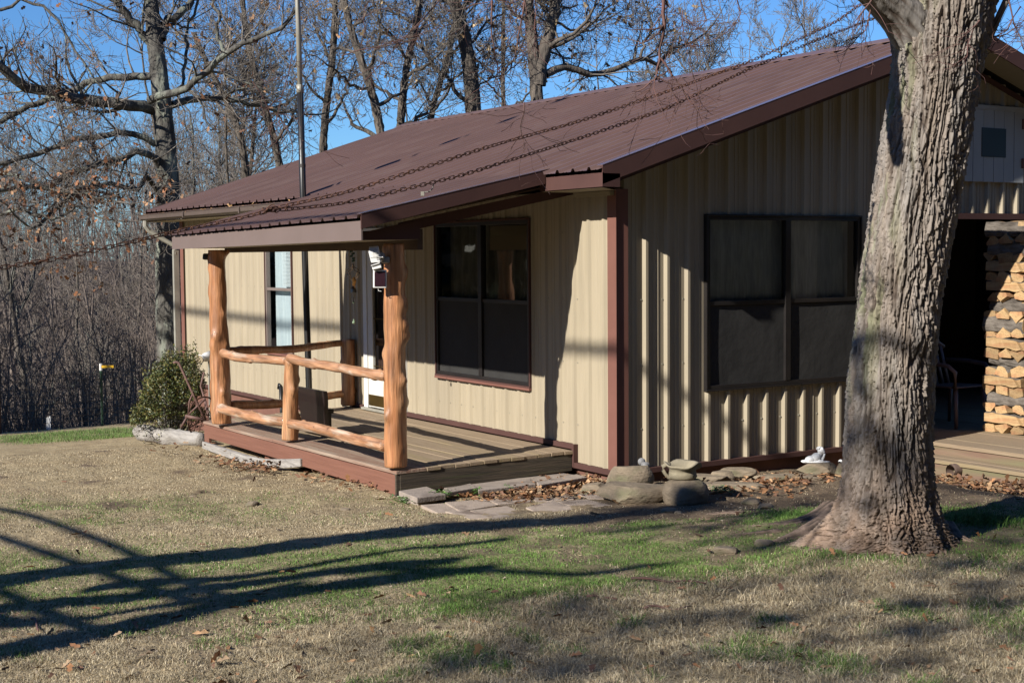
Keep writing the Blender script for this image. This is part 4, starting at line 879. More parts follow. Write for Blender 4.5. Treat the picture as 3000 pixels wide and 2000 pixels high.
mu = at(2463, 1352, 0, .62); mb = MB(); mb.tube([mu-np.array([0, 0, .05]), mu], .006, 8); mb.lathe(mu, [(.0, .022), (.018, .014), (.024, .0), (.004, .002)], 14); o = mb.build('mushroom_ornament', M['plaster'], None, smooth=True); tag(o, 'tiny white mushroom ornament against the left edge of the maple', 'ornament')
# concrete slabs edging the porch end and the pavers
def slabq(name, pts, z, th, m, label, cat='paving slab', group=None, seed=0):
    c = np.mean(pts, axis=0); mb = MB(); n = len(pts)
    V = [(p[0], p[1], z-th) for p in pts]+[(p[0], p[1], z+.002*math.sin(i*3+seed)) for i, p in enumerate(pts)]
    mb.add(V, [tuple(range(n-1, -1, -1)), tuple(range(n, 2*n))]+[(i, (i+1) % n, n+(i+1) % n, n+i) for i in range(n)])
    o = mb.build(name, M[m], None, bevel=.006); PAV.append((min(p[0] for p in pts), max(p[0] for p in pts), min(p[1] for p in pts), max(p[1] for p in pts)))
    return tag(o, label, cat, group)
def Pz(u, v, z): return at(u, v, 2, z)[:2]
zt = -.155
slabq('edging_block', [Pz(1168, 1437, zt), Pz(1222, 1458, zt), Pz(1307, 1447, zt), Pz(1250, 1424, zt)], zt, .045, 'concrete', 'double stacked white edged concrete block by the porch corner')
slabq('edging_block', [Pz(1168, 1460, zt-.05), Pz(1224, 1472, zt-.05), Pz(1280, 1465, zt-.05), Pz(1240, 1440, zt-.05)], zt-.050, .04, 'concrete', 'lower of the two stacked concrete blocks by the porch corner')
slabq('edging_block', [Pz(1297, 1433, zt), Pz(1310, 1442, zt), Pz(1397, 1427, zt), Pz(1378, 1415, zt)], zt, .035, 'concrete', 'second concrete edging block from the porch corner')
slabq('edging_block', [Pz(1400, 1427, zt), Pz(1402, 1436, zt), Pz(1570, 1416, zt), Pz(1555, 1406, zt)], zt, .035, 'concrete', 'long concrete edging slab along the porch end')
slabq('edging_block', [Pz(1572, 1410, zt+.01), Pz(1578, 1420, zt+.01), Pz(1720, 1396, zt+.01), Pz(1690, 1388, zt+.01)], zt+.01, .035, 'concrete', 'farthest concrete edging slab near the corner trim')
slabq('walk_slab', [Pz(1300, 1428, zt-.02), Pz(1340, 1436, zt-.02), Pz(1700, 1392, zt-.02), Pz(1640, 1384, zt-.02)], zt-.02, .03, 'concrete', 'rough aggregate slab strip against the porch end board')
zp = -.200
pvs = [([(1232, 1478), (1283, 1502), (1345, 1497), (1300, 1473)], 'small paver at the left tip of the paving'), ([(1303, 1472), (1347, 1497), (1455, 1480), (1420, 1462)], 'paver in the back row left of centre'), ([(1304, 1500), (1378, 1522), (1440, 1519), (1372, 1496)], 'paver on the front edge left of the large centre one'),
       ([(1376, 1494), (1442, 1520), (1552, 1508), (1485, 1480)], 'large centre paver with a clear outline'), ([(1430, 1463), (1458, 1478), (1560, 1467), (1540, 1450)], 'paver in the back row right of centre'), ([(1540, 1487), (1580, 1508), (1690, 1490), (1620, 1468)], 'large paver right of the bare soil gap'),
       ([(1550, 1452), (1570, 1468), (1700, 1462), (1660, 1445)], 'narrow paver behind the large right one'), ([(1632, 1470), (1696, 1490), (1795, 1482), (1720, 1462)], 'paver at the right end of the paving'), ([(1690, 1450), (1722, 1461), (1800, 1465), (1760, 1450)], 'small paver tucked beside the boulders')]
for k, (pp, lab) in enumerate(pvs): slabq('paver', [Pz(u, v, zp) for u, v in pp], zp+.004*(k % 3), .04, 'paver', lab, 'paver', None, k)
# grey timbers under the front edge
def timber(pts, r, lab, nm='landscape_timber'):
    mb = MB(); 
    for a, b in zip(pts, pts[1:]): pass
    P = [np.array(p, float)+np.array([0, 0, .018]) for p in pts]; V = []
    up = np.array([0, 0, 1.])
    for i, p in enumerate(P):
        t = P[min(i+1, len(P)-1)]-P[max(i-1, 0)]; t /= np.linalg.norm(t); sd = np.cross(t, up); sd /= np.linalg.norm(sd)
        for a, b in ((-1, -1), (1, -1), (1, 1), (-1, 1)): V.append(p+sd*a*r*.6+up*b*r*1.0+np.array([0, 0, .006*math.sin(i*2+a)]))
    Fc = [(i*4+j, i*4+(j+1) % 4, i*4+4+(j+1) % 4, i*4+4+j) for i in range(len(P)-1) for j in range(4)]+[(3, 2, 1, 0), tuple(4*(len(P)-1)+j for j in range(4))]
    mb.add(V, Fc); o = mb.build(nm, M['greywood'], None, bevel=.008); return tag(o, lab, 'timber')
def TP(u, v, y): return at(u, v, 1, y)
timber([TP(598, 1308, -1.90), TP(660, 1330, -1.94), TP(720, 1349, -1.97), TP(775, 1361, -1.97), TP(800, 1363, -1.92), TP(840, 1362, -1.84), TP(886, 1360, -1.80)], .040, 'bent silver grey timber lying along the foot of the porch')
# rotten log edging left of the porch
mb0 = logtube([at(405, 1266, 2, -.30), at(450, 1272, 2, -.30), at(510, 1281, 2, -.29), at(560, 1286, 2, -.27), at(598, 1291, 2, -.26)], .095, .085, 61, 10, n=20, amp=.3, kamp=.3)
o = mb0.build('border_log', M['greywood'], None, smooth=True); tag(o, 'pale weathered log lying in front of the evergreen bush', 'log')
mb = MB(); mb.box(-5.0, -3.2, -.95, -.78, -.45, -.33); o = mb.build('inner_timber', M['greywood'], None, bevel=.01); tag(o, 'grey timber seen through the gap under the porch', 'timber')
# rusty hand plough leaning by the bush
cv = thing('hand_plough', dp(560, 1240, 15.6), 'rusty old hand plough with a bent handle leaning by the bush', 'hand plough')
def tb(pp, r, nm, m='rustpale', D=15.6):
    mb = MB(); mb.tube([dp(u, v, D+(d if len(q_) > 2 else 0)) for q_ in pp for (u, v, d) in [(*q_, 0)[:3]]], r, 8); return mb.build(nm, M[m], cv, smooth=True)
tb([(508, 1063), (516, 1060), (524, 1063), (531, 1078), (560, 1142), (603, 1232)], .014, 'handle'); tb([(598, 1090, .3), (588, 1130, .3), (600, 1170, .3), (604, 1200, .2)], .012, 'handle')
tb([(566, 1150), (555, 1175), (552, 1213)], .010, 'brace'); tb([(553, 1213), (600, 1170)], .011, 'brace'); tb([(543, 1218), (600, 1230)], .018, 'beam'); tb([(548, 1222), (530, 1252)], .014, 'blade_arm'); tb([(603, 1175, .2), (612, 1230, .1)], .010, 'brace')
mb = MB(); c = dp(598, 1225, 15.85); rr = .24; e1 = Rt*.55+F*.8; e1 /= np.linalg.norm(e1); P = [c+e1*rr*math.cos(a)+Up*rr*math.sin(a) for a in np.linspace(0, 6.283, 30)]
mb.tube(P, .010, 6, cap=False)
for k in range(6): a = k*1.047; mb.tube([c, c+e1*rr*math.cos(a)+Up*rr*math.sin(a)], .005, 5)
mb.build('wheel', M['rust'], cv, smooth=True)

# wire fence at the edge of the ravine
def fz(p): return float(gz(p[0], p[1]))
fA = at(-150, 1262, 0, -18.4); fpts = [(-17.6, -2.6), (-19.2, 1.1), (-20.4, 4.9)]
fe = thing('wire_fence', (-19.2, 1.1, -1.7), 'thin wire mesh fence with steel posts at the edge of the woods', 'fence')
mb = MB(); hts = [0, .12, .24, .37, .50, .64, .79, .94, 1.05]
A = np.array([-17.4, -3.0]); B = np.array([-20.9, 6.4]); Lf = np.linalg.norm(B-A)
for h in hts: mb.tube([(A[0]+(B[0]-A[0])*t, A[1]+(B[1]-A[1])*t, fz(A+(B-A)*t)+.02+h+.006*math.sin(t*40+h*9)) for t in np.linspace(0, 1, 24)], .0055, 4, cap=False)
k = 0.
while k < 1: p = A+(B-A)*k; mb.tube([(p[0], p[1], fz(p)), (p[0]+.01, p[1], fz(p)+1.07)], .004, 4, cap=False); k += .15/Lf
mb.build('wire_mesh', M['wire'], fe)
for uu, yb in ((303, 0), (2, 0)):
    d = ray(uu, 1200); t_ = np.cross(np.array([A[0]-CAM[0], A[1]-CAM[1]]), B-A)/np.cross(d[:2], B-A); p = (CAM+d*t_)[:2]
    h = 1.14 if uu > 100 else 1.75
    mb = MB(); mb.tube([(p[0], p[1]-.03, fz(p)-.1), (p[0], p[1]-.03, fz(p)+h)], .028, 6); po = mb.build('fence_post', M['green'] if uu > 100 else M['rust'], fe)
    if uu > 100:
        mb = MB(); mb.tube([(p[0], p[1]-.03, fz(p)+h-.02), (p[0], p[1]-.03, fz(p)+h+.12)], .031, 6); mb.build('white_tip', M['white'], po)
        mb = MB(); e = np.array([p[0], p[1]-.03, fz(p)+h+.06]); mb.bar(e, e+Rt*.26, .04, .05); mb.build('insulator', M['yellow'], po)
d = ray(142, 1240); t_ = np.cross(np.array([A[0]-CAM[0], A[1]-CAM[1]]), B-A)/np.cross(d[:2], B-A); p = CAM+d*t_
mb = MB(); mb.obox(p, Rt*.045+Up*.02, Up*.13, F*.004); o = mb.build('fence_tag', M['white'], None, bevel=.002); tag(o, 'small white tag hanging on the wire fence', 'tag')
# overhead cable whose soft shadow crosses the walls
mb = MB(); mb.tube([(x, -12, 7.75+.0009*(x+2)**2) for x in np.linspace(-22, 30, 30)], .045, 8); o = mb.build('overhead_cable', M['wire'], None); tag(o, 'overhead service cable across the yard, its faint shadow lies on the front wall', 'cable')
# ------------------------------------------------------------------ the big maple trunk
def gauss(x, s): return np.exp(-(x/s)**2)
maple = thing('maple_tree', (3.25, -.12, -.15), 'thick shaggy-barked maple leaning right in front of the gable wall', 'tree')
base = dp(2607, 1575, 9.1); base[2] = -.13
ctr_px = [(2606, 1600), (2606, 1500), (2600, 1300), (2612, 1091), (2634, 880), (2662, 700), (2694, 500), (2728, 300), (2752, 150), (2776, 0), (2800, -150), (2818, -300)]
CP = np.array([dp(u, v, 9.1) for u, v in ctr_px]); zc = CP[:, 2]
o_ = np.argsort(zc); zc = zc[o_]; CP = CP[o_]
NH, NT = 1150, 340
H = np.linspace(-.22, 3.95, NH); TH = np.linspace(0, 2*math.pi, NT, endpoint=False)
cxy = np.stack([np.interp(H, zc, CP[:, 0]), np.interp(H, zc, CP[:, 1])], 1)
for k in range(2): cxy[:, k] = np.convolve(np.pad(cxy[:, k], 40, mode='edge'), np.ones(81)/81, 'valid')
HH, TT = np.meshgrid(H, TH, indexing='ij'); hh = np.maximum(HH+.15, 0)
Lx, Ly = -Rt[0], -Rt[1]; aL = math.atan2(Ly, Lx)      # direction that reads as left in the picture
def lobe(a, s): d = (TT-a+math.pi) % (2*math.pi)-math.pi; return np.exp(-(d/s)**2)
R0 = np.interp(hh[:, 0], [0, .45, 1.1, 2.0, 2.9, 3.4, 4.2], [.285, .27, .268, .27, .272, .30, .34])[:, None]*np.ones((1, NT))
fl = np.exp(-(hh/.17)**1.0); fl2 = np.exp(-(hh/.42)**1.5)
Rr = R0+fl*(.05+.40*lobe(aL+.05, .36)+.24*lobe(aL+.80, .25)+.16*lobe(aL+1.5, .22)+.13*lobe(aL+2.2, .25)+.15*lobe(aL+3.0, .35)+.15*lobe(aL-.9, .3)+.12*lobe(aL-2.0, .3))+fl2*(.045*lobe(aL+.35, .3)+.03*lobe(aL+1.2, .22)+.03*lobe(aL+1.9, .2)+.03*lobe(aL+2.7, .25))
lp = lobe(aL, .7)*sstep(2.95, 3.5, HH)*.12; Rr = Rr+lp
cx_, sx_ = np.cos(TT), np.sin(TT); tw = TT+.22*HH
U1, U2 = np.cos(tw)*(1+1.1*fl), np.sin(tw)*(1+1.1*fl)
wx = .35*pn(U1*2.5, U2*2.5, HH*2.2+7); wz = .5*pn(U1*2+5, U2*2, HH*1.5)
r1 = np.abs(pn(U1*6.2+wx*1.3, U2*6.2+wx*1.3, HH*1.9+wz)); r2 = np.abs(pn(U1*13+wx*2.8+9, U2*13, HH*4.6+wz*2)); r3 = np.abs(pn(U1*19+wx*2, U2*19+4, HH*8.))
f1 = 1-sstep(0, .17, r1); f2 = 1-sstep(0, .20, r2); f3 = 1-sstep(0, .25, r3)
pl_ = pn(U1*7, U2*7, HH*2.6+3)
saw = ((-HH*6.5+3.2*pn(U1*6, U2*6, HH*1.1)+1.2*pn(U1*14, U2*14, HH*4)) % 1.0)          # overlapping flakes, loose at the lower end
amp = np.clip(.85+hh*.5, .8, 1.)
disp = (-.030*f1-.017*f2*(1-f1)-.006*f3+.012*pl_+.018*(saw**1.5-.5)*(1-f1)*(1-.6*f2)+.004*pn(U1*40, U2*40, HH*22))*amp
lump = .018*pn(cx_*1.6, sx_*1.6, HH*.9)+.012*pn(cx_*3.1+4, sx_*3.1, HH*1.7)
for (hc, ac, s, a) in ((3.02, aL+.75, .11, .05), (1.72, aL+1.2, .13, .03), (.42, aL+.95, .10, -.035), (1.25, aL+1.9, .1, .025)):
    d = (TT-ac+math.pi) % (2*math.pi)-math.pi; Rr = Rr+a*np.exp(-((HH-hc)/s)**2-(d*.28/s)**2)
Rr = Rr+disp+lump
X = cxy[:, 0:1]+cx_*Rr; Y = cxy[:, 1:2]+sx_*Rr
V = np.stack([X, Y, HH], -1).reshape(-1, 3); ii = np.arange(NH*NT).reshape(NH, NT); jj = np.roll(ii, -1, axis=1)
Q = np.stack([ii[:-1], jj[:-1], jj[1:], ii[1:]], -1).reshape(-1, 4)
me = quads_mesh('trunk', V, Q)
cm_ = np.clip(.5+.7*pn(U1*3, U2*3, HH*1.3+11), 0, 1)
grey = np.array((.245, .225, .205)); tan_ = np.array((.27, .21, .16)); deep = np.array((.085, .064, .050)); moss = np.array((.20, .215, .12))
C_ = grey*(1-cm_[..., None]*.75)+tan_*(cm_[..., None]*.75)
kk = np.clip(f1*.9+f2*.5, 0, 1)[..., None]; C_ = C_*(1-kk)+deep*kk
mo = (np.clip(lobe(aL+.35, .6), 0, 1)*sstep(.05, .35, pn(U1*5, U2*5, HH*2.5+30))*sstep(.5, 1.2, HH)*.75)[..., None]; C_ = C_*(1-mo)+moss*mo
lowt = ((1-sstep(.1, .75, hh))*np.clip(.75+.6*pn(U1*3, U2*3, HH*2), 0, 1))[..., None]*.8; C_ = C_*(1-lowt)+np.array((.29, .195, .135))*lowt*(1-.6*kk)
set_col(me, C_.reshape(-1, 3)); link('trunk', me, M['bark'], maple, True)
def barktube(P, R, name, parent, seed=0, n=72, st=.012, amp_=1.):
    P = np.array(P, float); s = np.concatenate([[0], np.cumsum(np.linalg.norm(np.diff(P, axis=0), axis=1))]); N = int(s[-1]/st); t = np.linspace(0, s[-1], N)
    C = np.stack([np.interp(t, s, P[:, k]) for k in range(3)], 1); rad = np.interp(t, s, R); kl = min(41, (N//4)*2+1)
    for k in range(3): C[:, k] = np.convolve(np.pad(C[:, k], kl//2, mode='edge'), np.ones(kl)/kl, 'valid')
    D = np.gradient(C, axis=0); D /= np.linalg.norm(D, axis=1)[:, None]; A = np.cross(D, [0, .2, 1.]); A /= np.linalg.norm(A, axis=1)[:, None]; B = np.cross(D, A)
    th = np.linspace(0, 2*math.pi, n, endpoint=False); T2, A2 = np.meshgrid(t, th, indexing='ij'); u1, u2 = np.cos(A2), np.sin(A2)
    r_1 = np.abs(pn(u1*3+seed, u2*3, T2*2.2)); f_1 = 1-sstep(0, .2, r_1); r_2 = np.abs(pn(u1*6, u2*6+seed, T2*5)); f_2 = 1-sstep(0, .22, r_2)
    RR = rad[:, None]*(1+.06*pn(u1, u2, T2*2))+amp_*(-.013*f_1-.007*f_2+.005*pn(u1*4, u2*4, T2*4+2)+.003*pn(u1*20, u2*20, T2*20))
    V = (C[:, None]+A[:, None]*(u1*RR)[..., None]+B[:, None]*(u2*RR)[..., None]).reshape(-1, 3); ii = np.arange(N*n).reshape(N, n); jj = np.roll(ii, -1, axis=1)
    me = quads_mesh(name, V, np.stack([ii[:-1], jj[:-1], jj[1:], ii[1:]], -1).reshape(-1, 4)); k_ = np.clip(f_1+.5*f_2, 0, 1)[..., None]; c_ = (grey if name != 'root' else np.array((.25, .18, .135)))*(1-k_)+deep*k_
    set_col(me, c_.reshape(-1, 3)); return link(name, me, M['bark'], parent, True)
barktube([dp(2800, 330, 9.2), dp(2745, 190, 9.12), dp(2680, 85, 9.02), dp(2600, -5, 8.9), (dp(2490, -80, 8.7)), dp(2300, -170, 8.3), dp(2100, -260, 7.7), dp(1900, -340, 7.2)], [.12, .155, .160, .130, .10, .085, .07, .05], 'limb', maple, 3)
barktube([dp(2770, 200, 9.3), dp(2800, 20, 9.35), dp(2850, -200, 9.45), dp(2900, -500, 9.6), dp(2900, -900, 9.8)], [.2, .22, .21, .18, .12], 'limb', maple, 5)
barktube([dp(2880, 150, 9.15), dp(2905, 100, 9.1), dp(2925, 50, 9.05), dp(2955, -10, 9.0), dp(2990, -80, 9.0)], [.03, .024, .022, .022, .02], 'limb', maple, 9, 24, .01, .3)

for i, (pth, r0) in enumerate([([(2450, 1535), (2380, 1568), (2300, 1588), (2220, 1600), (2150, 1606)], .085), ([(2520, 1570), (2450, 1600), (2370, 1625), (2300, 1635)], .075), ([(2440, 1500), (2370, 1530), (2290, 1545), (2200, 1540), (2120, 1532)], .07), ([(2770, 1570), (2815, 1592), (2850, 1600), (2890, 1600)], .06), ([(2690, 1590), (2700, 1612), (2740, 1625)], .06), ([(2200, 1500), (2120, 1490), (2040, 1500), (1960, 1498), (1880, 1505)], .04), ([(2300, 1560), (2200, 1570), (2090, 1565), (2000, 1575)], .035)]):
    P = []
    for j, (u, v) in enumerate(pth): q_ = at(u, v, 2, -.13); q_[2] = float(gz(q_[0], q_[1]))-.012-.006*j+.01*math.sin(j*2+i); P.append(q_)
    if i < 5: P[0][2] += .05
    barktube(P, np.linspace(r0, .018, len(P)), 'root', maple, 20+i, 28, .012, .55)

# ------------------------------------------------------------------ generic fast branch mesher
class TW:
    def __init__(s): s.g = {}
    def add(s, P, R, n=4): s.g.setdefault((len(P), n), []).append((P, R))
    def build(s, name, m, parent=None, smooth=True, link_=True):
        VV = []; QQ = []; off = 0
        for (N, n), L in s.g.items():
            P = np.array([p for p, r in L], np.float32); R = np.array([r for p, r in L], np.float32); Mn = len(L)
            D = np.gradient(P, axis=1); D /= np.linalg.norm(D, axis=2, keepdims=True)+1e-9
            ref = np.where(np.abs(D[..., 2:3]) > .85, np.array([1., 0, 0], np.float32), np.array([0, 0, 1.], np.float32))
            A = np.cross(D, ref); A /= np.linalg.norm(A, axis=2, keepdims=True)+1e-9; B = np.cross(D, A)
            a = np.linspace(0, 2*math.pi, n, endpoint=False)
            V = P[:, :, None]+A[:, :, None]*(np.cos(a)[None, None, :, None]*R[:, :, None, None])+B[:, :, None]*(np.sin(a)[None, None, :, None]*R[:, :, None, None])
            VV.append(V.reshape(-1, 3)); ii = np.arange(Mn*N*n).reshape(Mn, N, n)+off; jj = np.roll(ii, -1, axis=2); off += Mn*N*n
            QQ.append(np.stack([ii[:, :-1], jj[:, :-1], jj[:, 1:], ii[:, 1:]], -1).reshape(-1, 4))
        me = quads_mesh(name, np.concatenate(VV), np.concatenate(QQ))
        return link(name, me, m, parent, smooth) if link_ else me
def unit(v): n_ = math.sqrt(v[0]**2+v[1]**2+v[2]**2)+1e-9; return (v[0]/n_, v[1]/n_, v[2]/n_)
def grow(tw, tw2, p, d, L, r, lvl, rs, upb=.12, leaves=None, crook=.22, kids=(5, 7), minr=.0028, ang=(.5, 1.05)):
    n = 7 if lvl >= 1 else 5
    if lvl >= 3: n = 10
    P = [p]; R = [r]; st = L/(n-1); q = p; dirs = [d]
    for i in range(1, n):
        d = unit((d[0]+rs.gauss(0, crook), d[1]+rs.gauss(0, crook), d[2]+rs.gauss(0, crook)*.8+upb*.5)); q = (q[0]+d[0]*st, q[1]+d[1]*st, q[2]+d[2]*st)
        P.append(q); R.append(max(minr, r*(1-.78*i/(n-1)))); dirs.append(d)
    (tw if r > .022 else tw2).add(P, R, 6 if r > .05 else (4 if r > .012 else 3))
    if lvl <= 0:
        if leaves is not None and rs.random() < leaves[1]: leaves[0].append(P[rs.randrange(2, n)])
        return
    K = rs.randint(*kids)+(2 if lvl >= 3 else 0)
    for k in range(K):
        t = (.22 if lvl > 2 else .12)+(.78 if lvl > 2 else .88)*(k+rs.random())/K; i = min(n-1, int(t*(n-1))); d0 = dirs[i]
        a = rs.uniform(*ang); ph = rs.uniform(0, 6.283)
        ref = (0, 0, 1) if abs(d0[2]) < .9 else (1, 0, 0)
        s1 = unit((d0[1]*ref[2]-d0[2]*ref[1], d0[2]*ref[0]-d0[0]*ref[2], d0[0]*ref[1]-d0[1]*ref[0])); s2 = (d0[1]*s1[2]-d0[2]*s1[1], d0[2]*s1[0]-d0[0]*s1[2], d0[0]*s1[1]-d0[1]*s1[0])
        ca, sa = math.cos(a), math.sin(a); c1, c2 = math.cos(ph), math.sin(ph)
        nd = unit(tuple(d0[j]*ca+(s1[j]*c1+s2[j]*c2)*sa for j in range(3)))
        grow(tw, tw2, P[i], nd, L*rs.uniform(.36, .62)*(1.05-.4*t), max(minr, R[i]*rs.uniform(.45, .7)), lvl-1, rs, upb, leaves, crook, kids, minr, ang)
def leafmesh(name, pts, m, parent, size=(.03, .06), cols=((.30, .13, .05), (.20, .09, .04), (.38, .20, .09)), seed=0, flat=False, hang=True):
    g = np.random.default_rng(seed); P = np.array(pts, float); n = len(P)
    s = g.uniform(*size, n)[:, None]; a = g.normal(size=(n, 3)); 
    if flat: a[:, 2] *= .25
    if hang: a[:, 2] -= 1.2
    a /= np.linalg.norm(a, axis=1)[:, None]; b = np.cross(a, g.normal(size=(n, 3))); b /= np.linalg.norm(b, axis=1)[:, None]
    if flat: b[:, 2] *= .45
    c = np.cross(a, b); fo = g.uniform(-.3, .55, n)[:, None]
    w_ = .34
    V = np.stack([P, P+a*s*.35+b*s*w_*.8+c*s*fo*.5, P+a*s*.55+b*s*w_*.45+c*s*fo*.4, P+a*s*.8+b*s*w_+c*s*fo, P+a*s*1.15+c*s*fo*.6, P+a*s*.8-b*s*w_+c*s*fo, P+a*s*.55-b*s*w_*.45+c*s*fo*.4, P+a*s*.35-b*s*w_*.8+c*s*fo*.5], 1)
    base_ = np.arange(n)[:, None]*8
    Q = np.concatenate([base_+np.array([[0, 1, 2, 7]]), base_+np.array([[2, 3, 4, 5]]), base_+np.array([[2, 5, 6, 7]])])
    me = quads_mesh(name, V.reshape(-1, 3), Q); cc = np.array(cols)[g.integers(0, len(cols), n)]*g.uniform(.7, 1.25, n)[:, None]
    set_col(me, np.repeat(cc, 8, axis=0)); return link(name, me, m, parent, False) if parent != 'none' else me

# twigs of the maple hanging in front of the sky and the roof
tw = TW(); rs = random.Random(77)
hang = [([(1950, -60), (1942, 40), (1940, 110), (1932, 180), (1922, 225), (1930, 240)], 7.6, .012), ([(1935, 170), (1965, 215), (2000, 262), (2045, 318), (2090, 325)], 7.6, .006), ([(1925, 225), (1905, 262), (1880, 290), (1845, 312)], 7.6, .004),
        ([(1438, -40), (1440, 60), (1448, 140), (1462, 205), (1478, 240)], 7.4, .006), ([(1540, -40), (1532, 40), (1515, 130), (1500, 185), (1493, 222)], 7.4, .006), ([(1565, -30), (1566, 80), (1570, 180)], 7.5, .004),
        ([(1330, -40), (1240, 55), (1150, 150), (1070, 235)], 7.2, .004), ([(1000, 165), (1100, 140), (1220, 105), (1330, 70)], 7.2, .003), ([(1536, 300), (1530, 345), (1528, 400), (1535, 445)], 7.3, .004), ([(1440, -10), (1500, 10), (1560, -20)], 7.3, .005),
        ([(2150, -30), (2170, 40), (2130, 95), (2080, 125), (2000, 140)], 8.2, .004), ([(2045, -40), (2070, 60), (2050, 85), (2010, 55)], 8.2, .005), ([(2000, 30), (2005, 110), (2040, 250), (2055, 330)], 7.8, .003), ([(1958, 250), (1985, 300), (1978, 335), (2020, 350)], 7.6, .003),
        ([(2560, -10), (2530, 30), (2510, 60)], 8.6, .007), ([(2550, 30), (2535, 90), (2500, 125), (2480, 140)], 8.7, .005), ([(2870, 60), (2850, 90), (2835, 130), (2828, 190)], 8.6, .006), ([(2990, 20), (2950, 90), (2910, 110)], 9., .006), ([(2955, 0), (2970, 70), (2990, 110), (3005, 160)], 9., .006), ([(2910, 108), (2950, 100), (3000, 60)], 9.0, .006), ([(740, 240), (790, 330), (830, 360), (850, 390)], 7.0, .0025), ([(860, 120), (845, 220), (810, 350), (765, 400)], 7.0, .003)]
for path, D, r in hang:
    P = [tuple(dp(u, v, D)) for u, v in path]; P2 = [P[0]]
    for a, b in zip(P, P[1:]):
        for t in (.5, 1.): P2.append(tuple(a[k]+(b[k]-a[k])*t+(rs.gauss(0, .006) if t < 1 else 0) for k in range(3)))
    n = len(P2); tw.add(P2, [max(.002, r*(1-.7*i/(n-1))) for i in range(n)], 5)
    for k in range(9):
        i = rs.randrange(1, n-1); d = unit(tuple(P2[i+1][j]-P2[i][j] for j in range(3))); d = unit((d[0]+rs.gauss(0, .6), d[1]+rs.gauss(0, .6), d[2]+rs.gauss(0, .5)))
        grow(tw, tw, P2[i], d, rs.uniform(.12, .42), max(.0016, r*.45), 1, rs, .1, None, .25, (1, 3), .0014)
tw.build('twigs', M['twigred'], maple)['kind'] = 'stuff'

# ------------------------------------------------------------------ oak beside the house, limbs traced in space
oak = thing('oak_tree', dp(486, 1050, 26)*np.array([1, 1, 0])+np.array([0, 0, -2]), 'large lichen-grey oak with spreading limbs and clinging brown leaves left of the house', 'tree')
twl, twt = TW(), TW(); rs = random.Random(4); OL = []
def limb(path, D, r0, r1, dz_=0., side=16, lv=2, leafp=.5, lmul=1., tl=None, tt=None, OLl=None, minr=.0035, dens=1., parentD=None):
    tl = tl or twl; tt = tt or twt; OLl = OLl if OLl is not None else OL
    P = []; m = len(path)
    for i, (u, v) in enumerate(path): P.append(dp(u, v, D+dz_*i/(m-1)))
    P = np.array(P); s = np.concatenate([[0], np.cumsum(np.linalg.norm(np.diff(P, axis=0), axis=1))]); N = 14; t = np.linspace(0, s[-1], N)
    C = np.stack([np.interp(t, s, P[:, k]) for k in range(3)], 1)
    C[1:-1] += np.random.default_rng(int(path[0][0]+path[0][1])).normal(size=(N-2, 3))*.02
    R = np.linspace(r0, r1, N); tl.add([tuple(c) for c in C], list(R), 10)
    for k in range(int(side*dens)):
        i = rs.randrange(2, N-1); d = C[i+1]-C[i-1]; d /= np.linalg.norm(d); nn = np.array([rs.gauss(0, 1), rs.gauss(0, 1), rs.gauss(.25, 1)]); nn -= d*(nn@d); nn /= np.linalg.norm(nn)
        dd = unit(d*.6+nn*.9); grow(tl, tt, tuple(C[i]), dd, rs.uniform(.9, 2.1)*lmul, max(.008, R[i]*rs.uniform(.22, .42)), lv, rs, .12, (OLl, leafp), .26, (4, 6), minr)
    d = C[-1]-C[-2]; grow(tl, tt, tuple(C[-1]), unit(d), 1.6*lmul, r1*.9, lv, rs, .12, (OLl, leafp), .26, (5, 7), minr)
def Z(l): return [(a/2.24, b/2.24) for a, b in l]
P = [(500, 1120), (492, 900), (490, 700), (500, 600), (494, 500), (482, 400), (475, 300), (466, 200), (455, 120), (445, 60), (438, 0), (430, -120), (420, -260)]
C = np.array([dp(u, v, 26) for u, v in P]); C[0][2] = gz(C[0][0], C[0][1])-.3
tkm = TW(); P3 = []; R3 = []
for i in range(len(C)-1):
    for t in (0, .5): P3.append(tuple(C[i]*(1-t)+C[i+1]*t)); R3.append(.245-.0055*(len(P3)))
mbk = barktube(P3, R3, 'trunk', oak, 13, 30, .05, 1.6); mbk.data.materials.clear(); mbk.data.materials.append(M['limb'])
limb(Z([(1010, 720), (900, 690), (800, 690), (550, 660), (400, 620), (250, 590), (120, 540), (0, 430), (-150, 340)]), 26, .11, .075, -2., 16)
limb(Z([(400, 640), (250, 670), (130, 740), (0, 800), (-160, 880)]), 25.2, .06, .04, -.6, 8)
limb(Z([(1000, 500), (850, 500), (700, 510), (550, 560), (450, 610), (300, 600)]), 26, .075, .045, .8, 12)
limb(Z([(1020, 950), (900, 870), (780, 870), (650, 890), (500, 910), (350, 980), (200, 1030), (0, 1070), (-150, 1090)]), 26, .06, .04, -1.5, 14)
limb(Z([(1060, 1120), (1010, 1020), (920, 1000), (800, 1030), (650, 1080), (480, 1130), (330, 1230), (180, 1230), (0, 1250)]), 26, .065, .04, -2.4, 18, leafp=.85)
limb(Z([(980, 660), (1150, 600), (1280, 540), (1400, 440), (1480, 350), (1650, 270), (1850, 190), (1960, 20)]), 25.7, .075, .03, -1.6, 16)
limb(Z([(1130, 690), (1300, 640), (1450, 650), (1700, 700), (1850, 740)]), 26.3, .075, .03, 1.2, 12)
limb(Z([(1480, 350), (1410, 230), (1430, 100), (1380, 20), (1500, -60)]), 25, .035, .025, 0, 6)
limb(Z([(990, 280), (870, 150), (800, 60), (760, -20), (700, -150)]), 26, .085, .06, -.5, 10)
